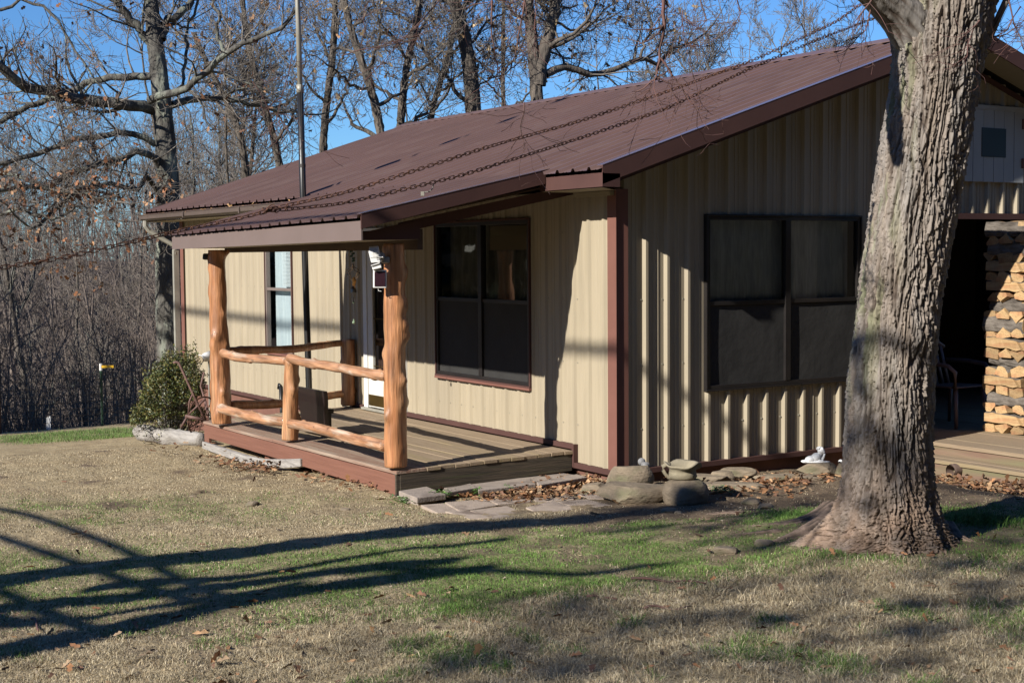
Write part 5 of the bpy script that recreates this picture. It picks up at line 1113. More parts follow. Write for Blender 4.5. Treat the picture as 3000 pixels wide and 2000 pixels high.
limb(Z([(1060, 260), (1090, 140), (1180, 100), (1250, 20), (1300, -120)]), 26, .085, .06, .5, 10)
limb(Z([(1060, 1300), (960, 1150), (900, 1250), (700, 1200), (500, 1240), (300, 1450), (200, 1500)]), 26.4, .05, .03, -2.6, 16, leafp=.9)
limb(Z([(1100, 620), (1200, 560), (1215, 400), (1225, 250), (1260, 120), (1300, 0)]), 26.5, .035, .025, .3, 8)
limb([(0, 30), (60, 5), (130, 20), (200, 110), (260, 200), (300, 260)], 24.5, .03, .015, 0, 8)
limb([(-20, 500), (60, 520), (150, 560), (260, 570), (340, 590)], 24.2, .03, .015, -.5, 14, leafp=1.)
limb([(-40, 640), (60, 610), (160, 640), (230, 600), (300, 640)], 24, .03, .015, -.5, 14, leafp=1.)
twl.build('limbs', M['limb'], oak); twt.build('twigs', M['twig'], oak)
g = np.random.default_rng(2); LP = np.array([p for p in OL]); LP = LP[np.repeat(np.arange(len(LP)), g.integers(1, 3, len(LP)))]+0
LP = LP+g.normal(size=LP.shape)*.035
keep = g.random(len(LP)) < np.where(LP[:, 2] < 3.2, .45, .20); LP = LP[keep]
lf = leafmesh('dead_leaves', LP, M['leafcol'], oak, (.06, .115), ((.30, .13, .06), (.20, .10, .055), (.38, .22, .12), (.13, .07, .045)), 5); lf['kind'] = 'stuff'

# ------------------------------------------------------------------ two big trunks behind the ridge
def bigtree(name, label, trunk, D, R, limbs, seed, lvl=2, lp=.14):
    global rs
    rs = random.Random(seed); t0 = thing(name, dp(trunk[0][0], 700, D)*np.array([1, 1, 0])+np.array([0, 0, -1.]), label, 'tree')
    C = [dp(u, v, D) for u, v in trunk]; C.insert(0, np.array([C[0][0], C[0][1], float(gz(C[0][0], C[0][1]))-.2])); n = len(C)
    tr = barktube(C, np.linspace(R*1.15, R*.7, n), 'trunk', t0, seed, 28, .05, 2.2); tr.data.materials.clear(); tr.data.materials.append(M['limbD'])
    a, b = TW(), TW(); lv = []
    for (path, r0, r1, dd, side) in limbs: limb(path, D, r0, r1, dd, side, lvl, lp, 1.1 if lp > .1 else .85, a, b, lv, .0045)
    a.build('limbs', M['limbD'], t0); b.build('twigs', M['twig'], t0)
    if lv:
        o = leafmesh('dead_leaves', np.array(lv), M['leafcol'], t0, (.08, .15), ((.26, .17, .09), (.17, .11, .06), (.36, .27, .16)), seed); o['kind'] = 'stuff'
    return t0
def z2(l): return [(1000+a/2.24, b/2.24) for a, b in l]
bigtree('hickory_tree', 'dark leaning trunk rising behind the middle of the roof ridge', z2([(880, 900), (870, 740), (850, 500), (835, 300), (775, 90), (715, -40), (650, -250)]), 30, .17,
        [(z2([(850, 680), (760, 620), (700, 520), (600, 430), (520, 300), (400, 270)]), .05, .02, 0, 14), (z2([(830, 300), (900, 220), (1000, 120), (1100, 60)]), .03, .02, 1, 8), (z2([(870, 380), (960, 450), (1020, 520)]), .02, .012, 0, 6), (z2([(740, 50), (650, -20), (540, -60)]), .05, .03, 0, 10), (z2([(780, 90), (860, -20), (900, -100)]), .06, .04, 0, 10), (z2([(850, 600), (940, 540), (1080, 480), (1180, 400)]), .02, .012, 1, 8)], 21)
bigtree('forked_tree', 'forked pale-lit trunk rising behind the roof ridge right of the leaning one', z2([(1290, 900), (1282, 660), (1290, 480), (1262, 380), (1240, 200), (1230, 0), (1215, -200)]), 29, .135,
        [(z2([(1295, 560), (1310, 400), (1365, 250), (1392, 100), (1405, -20), (1420, -200)]), .15, .10, 0, 12), (z2([(1340, 490), (1400, 450), (1480, 445), (1600, 480), (1720, 490), (1850, 430), (1960, 380), (2070, 415), (2160, 330), (2240, 300)]), .085, .03, 1.5, 20), (z2([(1960, 380), (2000, 270), (2040, 180), (2010, 60)]), .03, .02, 0, 10), (z2([(1245, 150), (1140, 100), (1050, 0)]), .04, .02, 0, 8), (z2([(1400, 150), (1500, 190), (1620, 215), (1700, 150)]), .03, .015, .5, 10), (z2([(1290, 330), (1200, 250), (1150, 130)]), .03, .02, 0, 8), (z2([(1400, 0), (1500, -60), (1700, -80)]), .05, .03, 0, 12)], 22)

def autotree(name, label, trunk, D, R, seed, nl=8, reach=230):
    rr = random.Random(seed); L = []; T_ = np.array(trunk, float)
    for k in range(nl):
        t = .12+.82*(k+rr.random()*.6)/nl; f = t*(len(T_)-1); i = min(int(f), len(T_)-2); p = T_[i]+(T_[i+1]-T_[i])*(f-i)
        if p[1] > 430: continue
        sg = 1 if (k+seed) % 2 else -1; a = rr.uniform(.35, .95); l_ = reach*rr.uniform(.6, 1.15)*(1.1-.45*t); path = [tuple(p)]; q = p.copy(); st = 5
        for j in range(st): a2 = a+.20*j*rr.uniform(.3, 1.3); q = q+np.array([sg*math.cos(a2), -math.sin(a2)])*l_/st+np.array([rr.gauss(0, 7), rr.gauss(0, 7)]); path.append(tuple(q))
        L.append((path, R*rr.uniform(.38, .55)*(1.15-.5*t), .014, rr.uniform(-1.5, 1.5), 6))
    return bigtree(name, label, trunk, D, R, L, seed, 2, .04)
autotree('woodland_tree', 'crooked bare tree fanning up just left of the dark leaning trunk', [(1176, 480), (1168, 330), (1180, 240), (1205, 150), (1218, 60), (1245, -60), (1260, -200)], 29, .085, 31)
autotree('woodland_tree', 'bare tree leaning left from the left end of the roof ridge', [(1128, 500), (1118, 370), (1098, 280), (1064, 185), (1022, 95), (1000, -20), (985, -180)], 28, .090, 32)
autotree('woodland_tree', 'bare crooked tree leaning right towards the dark leaning trunk', [(1250, 460), (1256, 340), (1272, 270), (1305, 200), (1335, 130), (1338, 0), (1345, -150)], 31, .070, 33)
autotree('woodland_tree', 'bare tree rising midway between the galvanised pole and the ridge end', [(948, 560), (944, 430), (950, 330), (968, 220), (986, 110), (978, -20), (985, -200)], 30, .085, 34)
autotree('woodland_tree', 'bare tree arching left between the oak and the galvanised pole', [(726, 620), (722, 500), (712, 400), (688, 320), (640, 245), (585, 180), (560, 60)], 29, .075, 35)
autotree('woodland_tree', 'bare tree behind the galvanised pole with low spreading limbs', [(832, 600), (824, 480), (802, 385), (768, 300), (742, 190), (712, 60), (700, -120)], 31, .085, 36)
autotree('woodland_tree', 'slim bare tree between the leaning trunk and the forked trunk', [(1480, 420), (1476, 300), (1468, 200), (1480, 100), (1470, -30), (1480, -200)], 36, .06, 37, 9, 150)
# ------------------------------------------------------------------ other bare trees, each its own thing
def bare_proto(seed, H_, r, spread, lvl=4, kids=(5, 7), multi=1):
    rs = random.Random(seed); a, b = TW(), TW()
    tr = MB()
    for k in range(multi):
        n = 14; P = []; q = np.array([0, 0, -.4]) ; d = np.array([rs.gauss(0, .12)*(multi > 1)*2, rs.gauss(0, .12)*(multi > 1)*2, 1.]); Rk = []
        for i in range(n):
            P.append(q.copy()); Rk.append(r*(1.25 if i == 0 else 1)*(1-.72*i/(n-1))/(1+.5*(multi > 1))); d = d+np.array([rs.gauss(0, .07), rs.gauss(0, .07), .12]); d /= np.linalg.norm(d); q = q+d*H_*.8/(n-1)
        tr.tube(P, Rk, 9, cap=False, lump=.12, seed=seed)
        for j in range(int(15/multi)+4):
            i = rs.randrange(3, n); ph = rs.uniform(0, 6.28); el = rs.uniform(.35, 1.1); dd = (math.cos(ph)*math.cos(el), math.sin(ph)*math.cos(el), math.sin(el))
            grow(a, b, tuple(P[i]), dd, H_*spread*rs.uniform(.5, 1.)*(1.15-.5*i/n), max(.02, Rk[i]*.5), lvl-1, rs, .22, None, .2, kids, .0055)
        grow(a, b, tuple(P[-1]), (0, 0, 1), H_*.25, Rk[-1], lvl-1, rs, .2, None, .2, kids, .0055)
    return tr, a, b
PR_ = []
for sd, H_, r, sp, mu in ((101, 11, .13, .30, 1), (102, 12, .11, .26, 2), (103, 10, .10, .33, 3), (104, 13, .16, .28, 1)):
    tr, a, b = bare_proto(sd, H_, r, sp, 4, (4, 5), mu)
    t = mesh_from('trunk', tr.V, tr.F); t.materials.append(M['limbD']); t.polygons.foreach_set('use_smooth', np.ones(len(t.polygons), bool))
    c1 = a.build('crown', None, link_=False); c1.materials.append(M['limb']); c2 = b.build('twigs', None, link_=False); c2.materials.append(M['twig'])
    PR_.append((t, c1, c2))
def place_tree(k, loc, rz, sc, label, group):
    e = bpy.data.objects.new('bare_tree', None); COL.objects.link(e); e.location = Vector([float(v) for v in loc]); e.rotation_euler = (0, 0, rz); e.scale = (sc, sc, sc); tag(e, label, 'tree', group)
    for nm, me in zip(('trunk', 'crown', 'twigs'), PR_[k]): o = bpy.data.objects.new(nm, me); COL.objects.link(o); o.parent = e
    return e
spots = [(690, 33, 2, 1.0, 'bare many-stemmed tree directly behind the galvanised pole'), (1260, 37, 1, .9, 'bare tree close to the dark leaning trunk'), (610, 30, 1, .85, 'bare tree between the oak and the galvanised pole'),
         (1500, 44, 2, .85, 'thin bare tree between the two big trunks'), (560, 38, 0, 1.05, 'bare tree behind the right side of the oak'), (760, 42, 3, 1.0, 'tall bare tree behind the roof left of centre'), (930, 45, 0, 1.0, 'tall bare tree farther back left of the ridge'), (440, 44, 3, 1.1, 'tall bare tree far behind the left side of the oak'), (300, 40, 1, 1.0, 'twin-stemmed bare tree among the woods left of the oak'), (120, 43, 3, 1.05, 'tall bare tree among the woods near the left edge')]
for i, (u, D, k, sc, lab) in enumerate(spots):
    p = dp(u, 700, D); p[2] = float(gz(p[0], p[1])); place_tree(k, p, i*1.7, sc, lab, None)
far = [(1800, 66), (1960, 70), (2120, 66), (2250, 70), (2370, 66), (2480, 68), (2990, 60)]
for i, (u, D) in enumerate(far):
    p = dp(u, 700, D); p[2] = float(gz(p[0], p[1])); place_tree((1, 2, 2, 1)[i % 4], p, i*2.1, 1.42+.10*(i % 3), 'pale distant bare treetop showing above the right half of the roof ridge', 'distant treetops above the roof ridge')

# woods filling the ravine: one mass
a = TW(); rs = random.Random(9)
def stem(x, y, h, r, lv):
    z = float(gz(x, y))-.1; n = 8; P = []; q = (x, y, z); d = (rs.gauss(0, .12), rs.gauss(0, .12), 1.); R = []
    for i in range(n):
        P.append(q); R.append(r*(1-.75*i/(n-1))); d = unit((d[0]+rs.gauss(0, .09), d[1]+rs.gauss(0, .09), d[2]+.1)); q = (q[0]+d[0]*h/(n-1), q[1]+d[1]*h/(n-1), q[2]+d[2]*h/(n-1))
    a.add(P, R, 5 if r > .05 else 4)
    K = 9 if lv > 1 else 6
    for k in range(K):
        i = rs.randrange(1, n); ph = rs.uniform(0, 6.28); el = rs.uniform(.3, 1.2)
        grow(a, a, P[i], (math.cos(ph)*math.cos(el), math.sin(ph)*math.cos(el), math.sin(el)), h*rs.uniform(.16, .38), max(.006, R[i]*.45), lv-1, rs, .2, None, .2, (3, 5), .006)
def wood(u0, u1, D0, D1, N, h, r, lv):
    for k in range(N):
        D = rs.uniform(D0, D1); u = rs.uniform(u0, u1); p = dp(u, 700, D); stem(float(p[0]), float(p[1]), rs.uniform(*h), rs.uniform(*r), lv)
wood(-250, 640, 31, 46, 190, (2.2, 4.5), (.010, .026), 2); wood(-250, 640, 42, 62, 150, (4, 7.5), (.02, .05), 2)
wood(-300, 760, 52, 100, 290, (8, 12.5), (.05, .12), 3); wood(640, 1300, 45, 85, 45, (6, 9), (.05, .10), 3); wood(1300, 3050, 70, 95, 12, (7, 9), (.05, .09), 3)
o = a.build('woods', M['woods'], None, smooth=False); tag(o, 'dense leafless grey brown woods filling the ravine behind the lawn', 'woods', kind='stuff')
# undergrowth hill face behind, plus woods behind the camera for reflections and shade
a = TW(); rs = random.Random(19)
for k in range(46):
    th = rs.uniform(-2.7, .2); D = rs.uniform(26, 48); x = 6+D*math.cos(th); y = -8+D*math.sin(th)
    if y > -14 and x < 14: continue
    h = rs.uniform(7, 11); n = 8; P = [(x+rs.gauss(0, .2), y+rs.gauss(0, .2), -.3+h*i/(n-1)) for i in range(n)]; a.add(P, [.16*(1-.7*i/(n-1)) for i in range(n)], 6)
    for j in range(9):
        i = rs.randrange(2, n); ph = rs.uniform(0, 6.28); el = rs.uniform(.3, 1.2); grow(a, a, P[i], (math.cos(ph)*math.cos(el), math.sin(ph)*math.cos(el), math.sin(el)), h*.3, .05, 2, rs, .2, None, .2, (4, 6), .012)
o = a.build('woods', M['woods'], None, smooth=False); tag(o, 'bare woods across the yard mirrored in the window glass', 'woods', kind='stuff')

g = np.random.default_rng(55); PP = []  # thicket put in out of view to block skylight and darken reflections
for (x, y, h, r) in [(16.5+2*math.sin(k*2.1), -14+2.6*k, 14+2*math.sin(k*1.7), 2.4) for k in range(17)]+[(-19-1.4*k, -10.5-1.0*math.sin(k)-1.0*k, 6.0, 2.6) for k in range(10)]+[(-21-1.4*k, -9-.6*k, 6.5, 2.6) for k in range(8)]+[(-30+5.5*k, -48+2*math.sin(k*2), 13, 4.) for k in range(13)]+[(21+2*math.sin(k), 22-3.6*k, 17, 3.2) for k in range(13)]+[(15+.5*k, -16-3*k, 12, 2.6) for k in range(6)]:
    n_ = 1500; d = g.normal(size=(n_, 3)); d /= np.linalg.norm(d, axis=1)[:, None]; rr_ = g.random(n_)**.4
    PP.append(np.stack([x+d[:, 0]*rr_*r, y+d[:, 1]*rr_*r, h*.52+d[:, 2]*rr_*h*.5], 1)); PP.append(np.stack([x+d[:600, 0]*r*1.25, y+d[:600, 1]*r*1.25, g.random(600)*4.5], 1))
o = leafmesh('added_evergreens', np.concatenate(PP), M['bushcol'], None, (.35, .65), ((.03, .045, .02), (.045, .06, .025), (.07, .06, .04)), 8, hang=False); tag(o, 'dark evergreen thicket added out of view to cut skylight, mirrored in the window glass', 'woods', kind='stuff')

# tree beyond the left frame edge whose stems shade the lawn
def cast(G, s, gzv=-.15): return (G[0]+SUN_T*s, G[1]-s, gzv+SUN_M*s)
shadow_tree = thing('yard_tree', (3.0, -10.6, -.15), 'many-stemmed bare tree just outside the left edge, its stem shadows cross the lawn', 'tree')
def GP(*uv): return [tuple(at(u, v, 2, -.16)[:2]) for u, v in uv]
def SS(G, s0): return [(g_2, s0+(g_2[1]-G[0][1])*1.0) for g_2 in G]
stems = [(SS(GP((-160, 1700), (0, 1672), (200, 1650), (400, 1635), (650, 1606), (900, 1592), (1000, 1570), (1100, 1545), (1200, 1534), (1300, 1532), (1500, 1530), (1750, 1520), (1950, 1482), (2130, 1458)), 4.9), .28, .13),
         (SS(GP((-160, 1960), (0, 1925), (150, 1893), (300, 1855), (460, 1810), (640, 1768), (820, 1733), (1000, 1708), (1200, 1690), (1500, 1660)), 4.9), .26, .10),
         (SS(GP((-100, 1770), (100, 1765), (300, 1745), (500, 1738), (700, 1712), (900, 1682), (1150, 1645), (1400, 1640)), 5.1), .15, .09), (SS(GP((200, 1720), (400, 1700), (650, 1690), (900, 1655), (1200, 1600), (1500, 1570)), 5.5), .085, .05),
         (SS(GP((-100, 1800), (60, 1830), (260, 1800), (480, 1770), (700, 1745), (900, 1700)), 5.1), .07, .05), (SS(GP((900, 1680), (1300, 1665), (1700, 1690), (2000, 1650)), 7.5), .045, .05),
         ([(g_2, 6.1) for g_2 in GP((700, 1768), (600, 1735), (480, 1680), (400, 1635), (300, 1585), (230, 1560), (100, 1510), (0, 1483), (-120, 1460))], .040, .028), ([(g_2, 6.) for g_2 in GP((570, 1765), (470, 1735), (280, 1670), (150, 1625), (0, 1572), (-120, 1535))], .045, .030), ([(g_2, 5.7) for g_2 in GP((290, 1850), (200, 1825), (100, 1783), (0, 1735), (-120, 1690))], .050, .034)]
for pts, r0, r1 in stems:
    P = [cast(G, s) for G, s in pts]
    if r0 > .1: P = [(3.2, -10.6, -.2), ((P[0][0]+3.1)/2, (P[0][1]-10.6)/2, 1.3)]+P
    mb = MB(); Pn = np.array(P); s = np.concatenate([[0], np.cumsum(np.linalg.norm(np.diff(Pn, axis=0), axis=1))]); t = np.linspace(0, s[-1], 40); C = np.stack([np.interp(t, s, Pn[:, k]) for k in range(3)], 1)
    for k in range(3): C[:, k] = np.convolve(np.pad(C[:, k], 3, mode='edge'), np.ones(7)/7, 'valid')
    mb.tube(C, np.linspace(r0, r1, 40), 10); mb.build('stem', M['limb'], shadow_tree, smooth=True)
tsh = thing('shade_tree', (18, -24, -.15), 'tall tree behind the camera, its crown softly shades patches of lawn', 'tree')
tt_ = TW(); rs = random.Random(3); lv = []
for (G, s, R_c, N_) in (((3.9, -3.2), 19, .55, 26), ((4.2, -1.2), 17, .75, 34), ((3.2, .5), 20, .45, 20), ((1.3, -.9), 15, .35, 14), ((2.2, -.3), 14, .45, 16), ((4.7, -5.0), 18, .6, 16), ((5.3, -2.6), 18, .35, 14)):
    c = cast(G, s)
    for k in range(N_):
        p = (c[0]+rs.gauss(0, R_c), c[1]+rs.gauss(0, R_c), c[2]+rs.gauss(0, R_c*.6)); ph = rs.uniform(0, 6.28); el = rs.uniform(-.4, .9)
        grow(tt_, tt_, p, (math.cos(ph)*math.cos(el), math.sin(ph)*math.cos(el), math.sin(el)), rs.uniform(.5, 1.), .02, 1, rs, .1, (lv, .6), .3, (3, 5), .009)
sq = []
for (G, s_, R_c, N_) in (((3.9, -3.3), 19, .42, 60), ((4.25, -1.15), 17, .5, 95), ((4.9, -5.3), 18, .5, 50), ((3.35, .6), 15, .35, 60), ((1.2, -1.0), 13, .30, 40), ((2.1, -.5), 12, .35, 45), ((1.6, .1), 14, .3, 30)):
    c = cast(G, s_)
    for k in range(int(N_*.55)): sq.append((c[0]+rs.gauss(0, R_c), c[1]+rs.gauss(0, R_c*1.2), c[2]+rs.gauss(0, R_c*.5)))
leafmesh('foliage', sq, M['bushcol'], tsh, (.16, .30), ((.05, .06, .03), (.07, .07, .04)), 12)['kind'] = 'stuff'
tt_.build('crown', M['limb'], tsh); mb = MB(); mb.tube([(18, -24, -.3), (17.5, -23.6, 4), (16., -22.5, 8), (12.4, -21, 10.5), (8.0, -20, 12)], [.35, .3, .22, .10, .05], 12); mb.build('trunk', M['limbD'], tsh, smooth=True)

# ------------------------------------------------------------------ evergreen bush
bc = dp(500, 1250, 16.5); bc[2] = float(gz(bc[0], bc[1])); bush = thing('evergreen_bush', bc, 'dense dark green evergreen bush beside the left corner of the porch', 'bush')
g = np.random.default_rng(6); n = 15000; d = g.normal(size=(n, 3)); d[:, 2] = np.abs(d[:, 2])*1.0-.25; d /= np.linalg.norm(d, axis=1)[:, None]
nr = fbm(d[:, 0]*2.3+3, d[:, 1]*2.3, d[:, 2]*2.3, 3); rad = (1+.34*nr)*g.random(n)**.28
hR, zR = .40, .60
P = np.stack([bc[0]+d[:, 0]*rad*hR*1.05, bc[1]+d[:, 1]*rad*hR*1.05, bc[2]+.40+d[:, 2]*rad*zR*1.0], 1)
lat = (P-bc)@Rt; P[:, 2] += np.clip(lat, -.4, .4)*.45*(d[:, 2] > 0)
P[:, 2] = np.maximum(P[:, 2], bc[2]+.02)
sp = []                                          # upright sprays on top
for k in range(60):
    a = g.uniform(0, 6.28); rr_ = g.uniform(0, .34); x, y = bc[0]+rr_*math.cos(a), bc[1]+rr_*math.sin(a); l_ = ((x-bc[0])*Rt[0]+(y-bc[1])*Rt[1]); z0 = bc[2]+.72+l_*.55
    for j in range(26): t = j/26; sp.append((x+.02*math.sin(j), y+.02*math.cos(j*1.3), z0+t*g.uniform(.2, .36)))
P = np.concatenate([P, np.array(sp)])
lfm = leafmesh('foliage', P, M['bushcol'], bush, (.016, .032), ((.055, .075, .02), (.08, .10, .022), (.14, .145, .035), (.035, .05, .016), (.20, .165, .045)), 3, hang=False)
tw = TW(); rs = random.Random(2)
for k in range(26):
    ph = rs.uniform(0, 6.28); el = rs.uniform(.5, 1.4); grow(tw, tw, (bc[0]+rs.gauss(0, .05), bc[1]+rs.gauss(0, .05), bc[2]), (math.cos(ph)*math.cos(el), math.sin(ph)*math.cos(el), math.sin(el)), rs.uniform(.5, .75), .010, 2, rs, .1, None, .15, (3, 5), .002)
tw.build('stems', M['twig'], bush)
# small weeds near the porch
def weed(u, v, z, w_, nl, lab, hgt=.05, sz=(.012, .028), sd=1):
    c = at(u, v, 2, z); g = np.random.default_rng(sd); P = np.stack([c[0]+g.normal(size=nl)*w_, c[1]+g.normal(size=nl)*w_, z+g.random(nl)*hgt+.005], 1)
    me = leafmesh('leaves', P, M['bushcol'], 'none', sz, ((.09, .19, .035), (.06, .14, .03), (.13, .24, .05)), sd, flat=True, hang=False); o = link('weed_clump', me, M['bushcol'], None); tag(o, lab, 'weed'); return o
weed(1295, 1457, -.20, .045, 260, 'bright green weed clump in front of the white edged blocks', sd=1); weed(1190, 1468, -.215, .06, 220, 'bright green ground weeds left of the stacked blocks', .03, sd=2); weed(1400, 1446, -.20, .03, 90, 'little green weed between paver and edging slab', .04, sd=3)
weed(1480, 1440, -.20, .03, 90, 'little green weed among leaves by the long edging slab', .04, sd=4); weed(1930, 1450, -.18, .07, 260, 'low green weeds between the boulders and the planter', .04, sd=5); weed(2110, 1440, -.18, .05, 160, 'low green plant before the long shadowed rock', .035, sd=6)
weed(890, 1190, -.15, .05, 300, 'small leafy plant showing between the rails at the back of the porch', .2, (.02, .035), sd=7)

# ------------------------------------------------------------------ grass blades and leaf litter
g = np.random.default_rng(11)
def pts_img(N, v0, v1, u0=-450, u1=3450):
    v = g.uniform(v0, v1, N); d = 1.93/((v-746)/FPX)/1.0; d = d/1.0; u = g.uniform(u0, u1, N); x = CAM[0]+d*(Fh[0]+Rh[0]*(u-1500)/FPX); y = CAM[1]+d*(Fh[1]+Rh[1]*(u-1500)/FPX); return x, y, d
def allowed(x, y):
    k = ~((x > -5.2) & (x < -.58) & (y > -1.80)); k &= ~((x < .03) & (y > -.02)); k &= ~((x > .0) & (y > 2.8)); k &= ~((x < -5.2) & (y > -.05) & (x > -11.2))
    for (a, b, c, d) in PAV: k &= ~((x > a+.02) & (x < b-.02) & (y > c+.02) & (y < d-.02))
    k &= ~(np.hypot(x-base[0], y-base[1]) < .42); return k
def blades(x, y, hgt, wid, col, lean, seedn):
    n = len(x); z = gz(x, y); th = g.uniform(0, 6.283, n); ph = g.uniform(0, 6.283, n); wv = np.stack([np.cos(th), np.sin(th), 0*th], 1)*(wid[:, None]/2); ld = np.stack([np.cos(ph), np.sin(ph), 0*ph], 1)
    B0 = np.stack([x, y, z-.004], 1); l1 = (lean*hgt)[:, None]; up = np.array([0, 0, 1.])
    m = B0+ld*l1*.35+up*(hgt*.6)[:, None]; tp = B0+ld*l1*1.1+up*(hgt*np.clip(1.05-lean*.45, .15, 1))[:, None]
    V = np.stack([B0-wv, B0+wv, m+wv*.8, m-wv*.8, tp+wv*.15, tp-wv*.15], 1).reshape(-1, 3); b_ = np.arange(n)[:, None]*6
    Q = np.concatenate([b_+np.array([[0, 1, 2, 3]]), b_+np.array([[3, 2, 4, 5]])]); return V, Q, np.repeat(col, 6, axis=0)
VV, QQ, CC = [], [], []; off = 0
for N, v0, v1 in ((480000, 1480, 2250), (200000, 1262, 1560)):
    x, y, d = pts_img(N, v0, v1); k = allowed(x, y); x, y, d = x[k], y[k], d[k]
    gr, ba, ta, n2, n3, _ = zone(x, y); r = g.random(len(x)); k = r > ba*.85; x, y, d, gr, ba, ta, n2, n3 = [q_[k] for q_ in (x, y, d, gr, ba, ta, n2, n3)]
    n = len(x); isg = g.random(n) < np.clip(gr*1.1, 0, .93)
    wild = g.random(n)
    cl = np.clip(pn(x*9, y*9, 4.)*1.3+.5, .15, 1.3)
    hgt = np.where(isg, g.uniform(.012, .028, n), g.uniform(.008, .022, n))*(1+ta*2.5*cl)*(1+.5*(wild > .95)*ta)
    lean = np.abs(g.normal(.6, .5, n))*(1.15+.5*~isg)+.2*ta
    wid = (.0014+.00020*d)*g.uniform(.7, 1.3, n)
    tan1 = np.array(((.54, .45, .29), (.46, .375, .235), (.64, .55, .39), (.33, .25, .155), (.50, .425, .28))); gre = np.array(((.11, .21, .04), (.14, .25, .05), (.085, .165, .035), (.18, .26, .07)))
    col = np.where(isg[:, None], gre[g.integers(0, 4, n)], tan1[g.integers(0, 5, n)])*g.uniform(.75, 1.2, n)[:, None]*(1+.25*n2[:, None])
    V_, Q_, C_2 = blades(x, y, hgt, wid, col, lean, 0); VV.append(V_); QQ.append(Q_+off); CC.append(C_2); off += len(V_)
# lush tufts: ravine edge, by the maple
def tuft(cx, cy, rad, N, h, cols):
    global off
    x = cx+g.normal(size=N)*rad; y = cy+g.normal(size=N)*rad; hh_ = g.uniform(.5, 1., N)*h; col = np.array(cols)[g.integers(0, len(cols), N)]*g.uniform(.8, 1.2, N)[:, None]
    V_, Q_, C_2 = blades(x, y, hh_, np.full(N, .0035), col, np.abs(g.normal(.9, .4, N)), 0); VV.append(V_); QQ.append(Q_+off); CC.append(C_2); off += len(V_)
gcol = ((.09, .19, .035), (.12, .23, .05), (.07, .15, .03))
p = at(2860, 1535, 2, -.13); tuft(p[0], p[1], .11, 900, .10, gcol); tuft(p[0]+.12, p[1]+.15, .10, 500, .08, gcol)
p = at(2330, 1510, 2, -.15); tuft(p[0], p[1], .12, 500, .05, gcol)
for k in range(46):
    u = g.uniform(-40, 400); dd = g.uniform(19.5, 24.5); p = dp(u, 900, dd); tuft(p[0], p[1], g.uniform(.12, .35), 260, g.uniform(.05, .12), ((.13, .24, .05), (.10, .20, .04), (.25, .26, .12)))
me = quads_mesh('grass', np.concatenate(VV), np.concatenate(QQ)); set_col(me, np.concatenate(CC)); o = link('grass', me, M['grasscol']); tag(o, 'winter lawn of tan dry blades with patches of green', 'grass', kind='stuff')
# dead leaves on the ground
x, y, d = pts_img(2600, 1300, 2050); k = allowed(x, y) & (g.random(len(x)) < .10+.22*(d < 8)); L1 = np.stack([x, y, gz(x, y)+.012+g.random(len(x))*.012], 1)[k]
def pile(poly, N, zoff=.01, zr=.03):
    out = []
    for (u, v, su, sv, n) in poly:
        uu = u+g.normal(size=n)*su; vv = v+g.normal(size=n)*sv
        for a, b in zip(uu, vv): q_ = at(a, b, 2, -.19); out.append((q_[0], q_[1], max(float(gz(q_[0], q_[1])), -.24)+zoff+g.random()*zr))
    return np.array(out)
L2 = pile([(1560, 1445, 60, 9, 420), (1650, 1420, 50, 12, 520), (1740, 1395, 25, 12, 300), (1720, 1430, 40, 10, 200), (1460, 1455, 50, 7, 160), (1250, 1425, 30, 5, 20), (2230, 1395, 60, 9, 260), (2310, 1405, 40, 9, 180), (2180, 1420, 80, 12, 160), (2760, 1400, 40, 7, 260), (2900, 1415, 70, 8, 420), (2980, 1418, 30, 6, 160), (2200, 1440, 100, 16, 160), (760, 1355, 35, 8, 120), (690, 1350, 40, 8, 60), (1100, 1410, 50, 12, 120), (980, 1385, 60, 8, 90), (620, 1330, 25, 6, 30), (480, 1300, 60, 8, 20), (2440, 1395, 20, 10, 60)], 0)
xd, yd, dd_ = pts_img(16000, 1290, 2050); _g, _b, _t, *_r = zone(xd, yd); kd = allowed(xd, yd) & (g.random(len(xd)) < .10+.75*_b); LD = np.stack([xd, yd, gz(xd, yd)+.006+g.random(len(xd))*.012], 1)[kd]
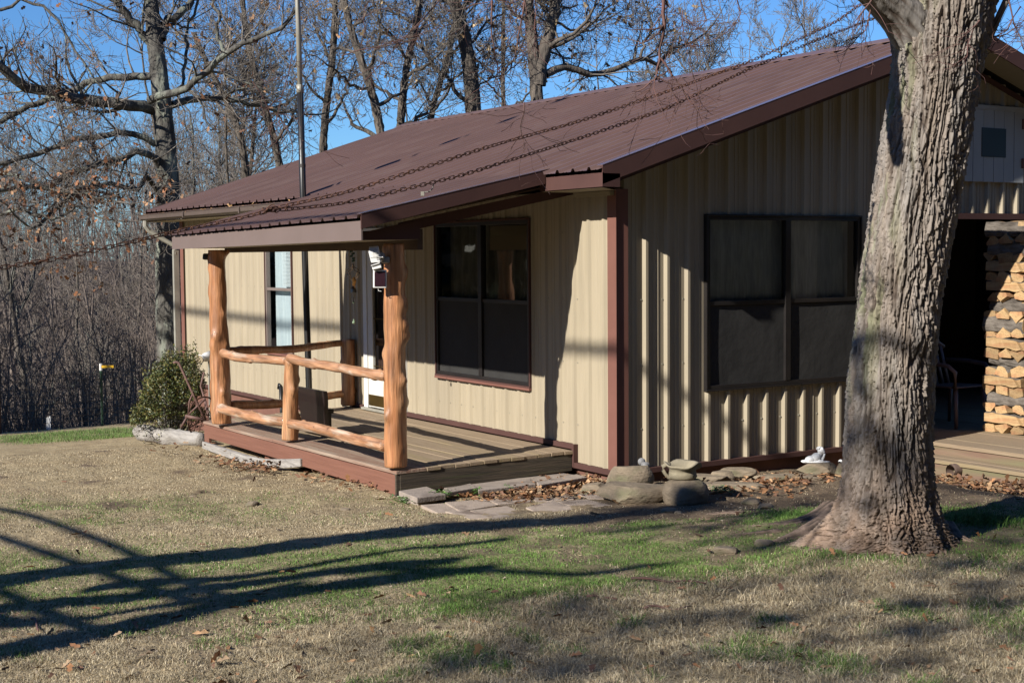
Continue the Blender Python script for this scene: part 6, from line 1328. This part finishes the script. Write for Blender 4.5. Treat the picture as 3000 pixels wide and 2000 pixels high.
kk_ = ~((L2[:, 0] > -5.2) & (L2[:, 0] < -.62) & (L2[:, 1] > -1.77)) & ~((L2[:, 0] < .03) & (L2[:, 1] > -.02)) & ~((L2[:, 0] > .0) & (L2[:, 1] > 2.85))
L2 = L2[kk_]
me = leafmesh('litter_bits', LD, M['leafcol'], 'none', (.008, .024), ((.22, .15, .10), (.13, .09, .06), (.34, .25, .17), (.09, .065, .05), (.40, .33, .25)), 14, flat=True, hang=False)
o = link('litter_bits', me, M['leafcol']); tag(o, 'small bits of bark and leaf crumbs scattered on the bare soil', 'litter', kind='stuff')
L3_ = np.stack([g.uniform(-11.2, -5.4, 150), g.uniform(-.54, -.46, 150), np.full(150, 2.368)+g.random(150)*.03], 1)
me = leafmesh('fallen_leaves', np.concatenate([L1, L2]), M['leafcol'], 'none', (.035, .075), ((.34, .17, .08), (.24, .12, .06), (.42, .26, .14), (.17, .09, .055), (.30, .21, .13)), 4, flat=True, hang=False)
o = link('fallen_leaves', me, M['leafcol']); tag(o, 'dry brown leaves scattered over the yard and heaped by the house corner', 'leaves', kind='stuff')
me = leafmesh('gutter_leaves', L3_, M['leafcol'], 'none', (.03, .06), ((.45, .27, .12), (.3, .17, .08)), 6, flat=True, hang=False); o = link('gutter_leaves', me, M['leafcol']); tag(o, 'dry leaves lying in the roof gutter', 'leaves', kind='stuff')
# fallen sticks
rs = random.Random(44)
for i, (u, v, du, dv, lab) in enumerate([(1960, 1712, 220, 18, 'long thin fallen stick lying across the green lawn'), (1760, 1765, 95, 6, 'short brown stick left of centre in the lawn'), (105, 1830, 30, 50, 'curved pale twig in the lower left lawn'), (1960, 1797, 150, -4, 'thin fallen stick below the long one in the lawn')]):
    p0 = at(u-du/2, v-dv/2, 2, -.15); p1 = at(u+du/2, v+dv/2, 2, -.15); P = []
    for t in np.linspace(0, 1, 9): q_ = p0+(p1-p0)*t; P.append((q_[0]+.02*math.sin(t*7+i), q_[1]+.015*math.sin(t*5), float(gz(q_[0], q_[1]))+.022+.008*math.sin(t*9)))
    mb = MB(); mb.tube(P, np.linspace(.008, .004, 9), 6); tag(mb.build('fallen_stick', M['twigred'], None, smooth=True), lab, 'stick')
bpy.context.view_layer.update()
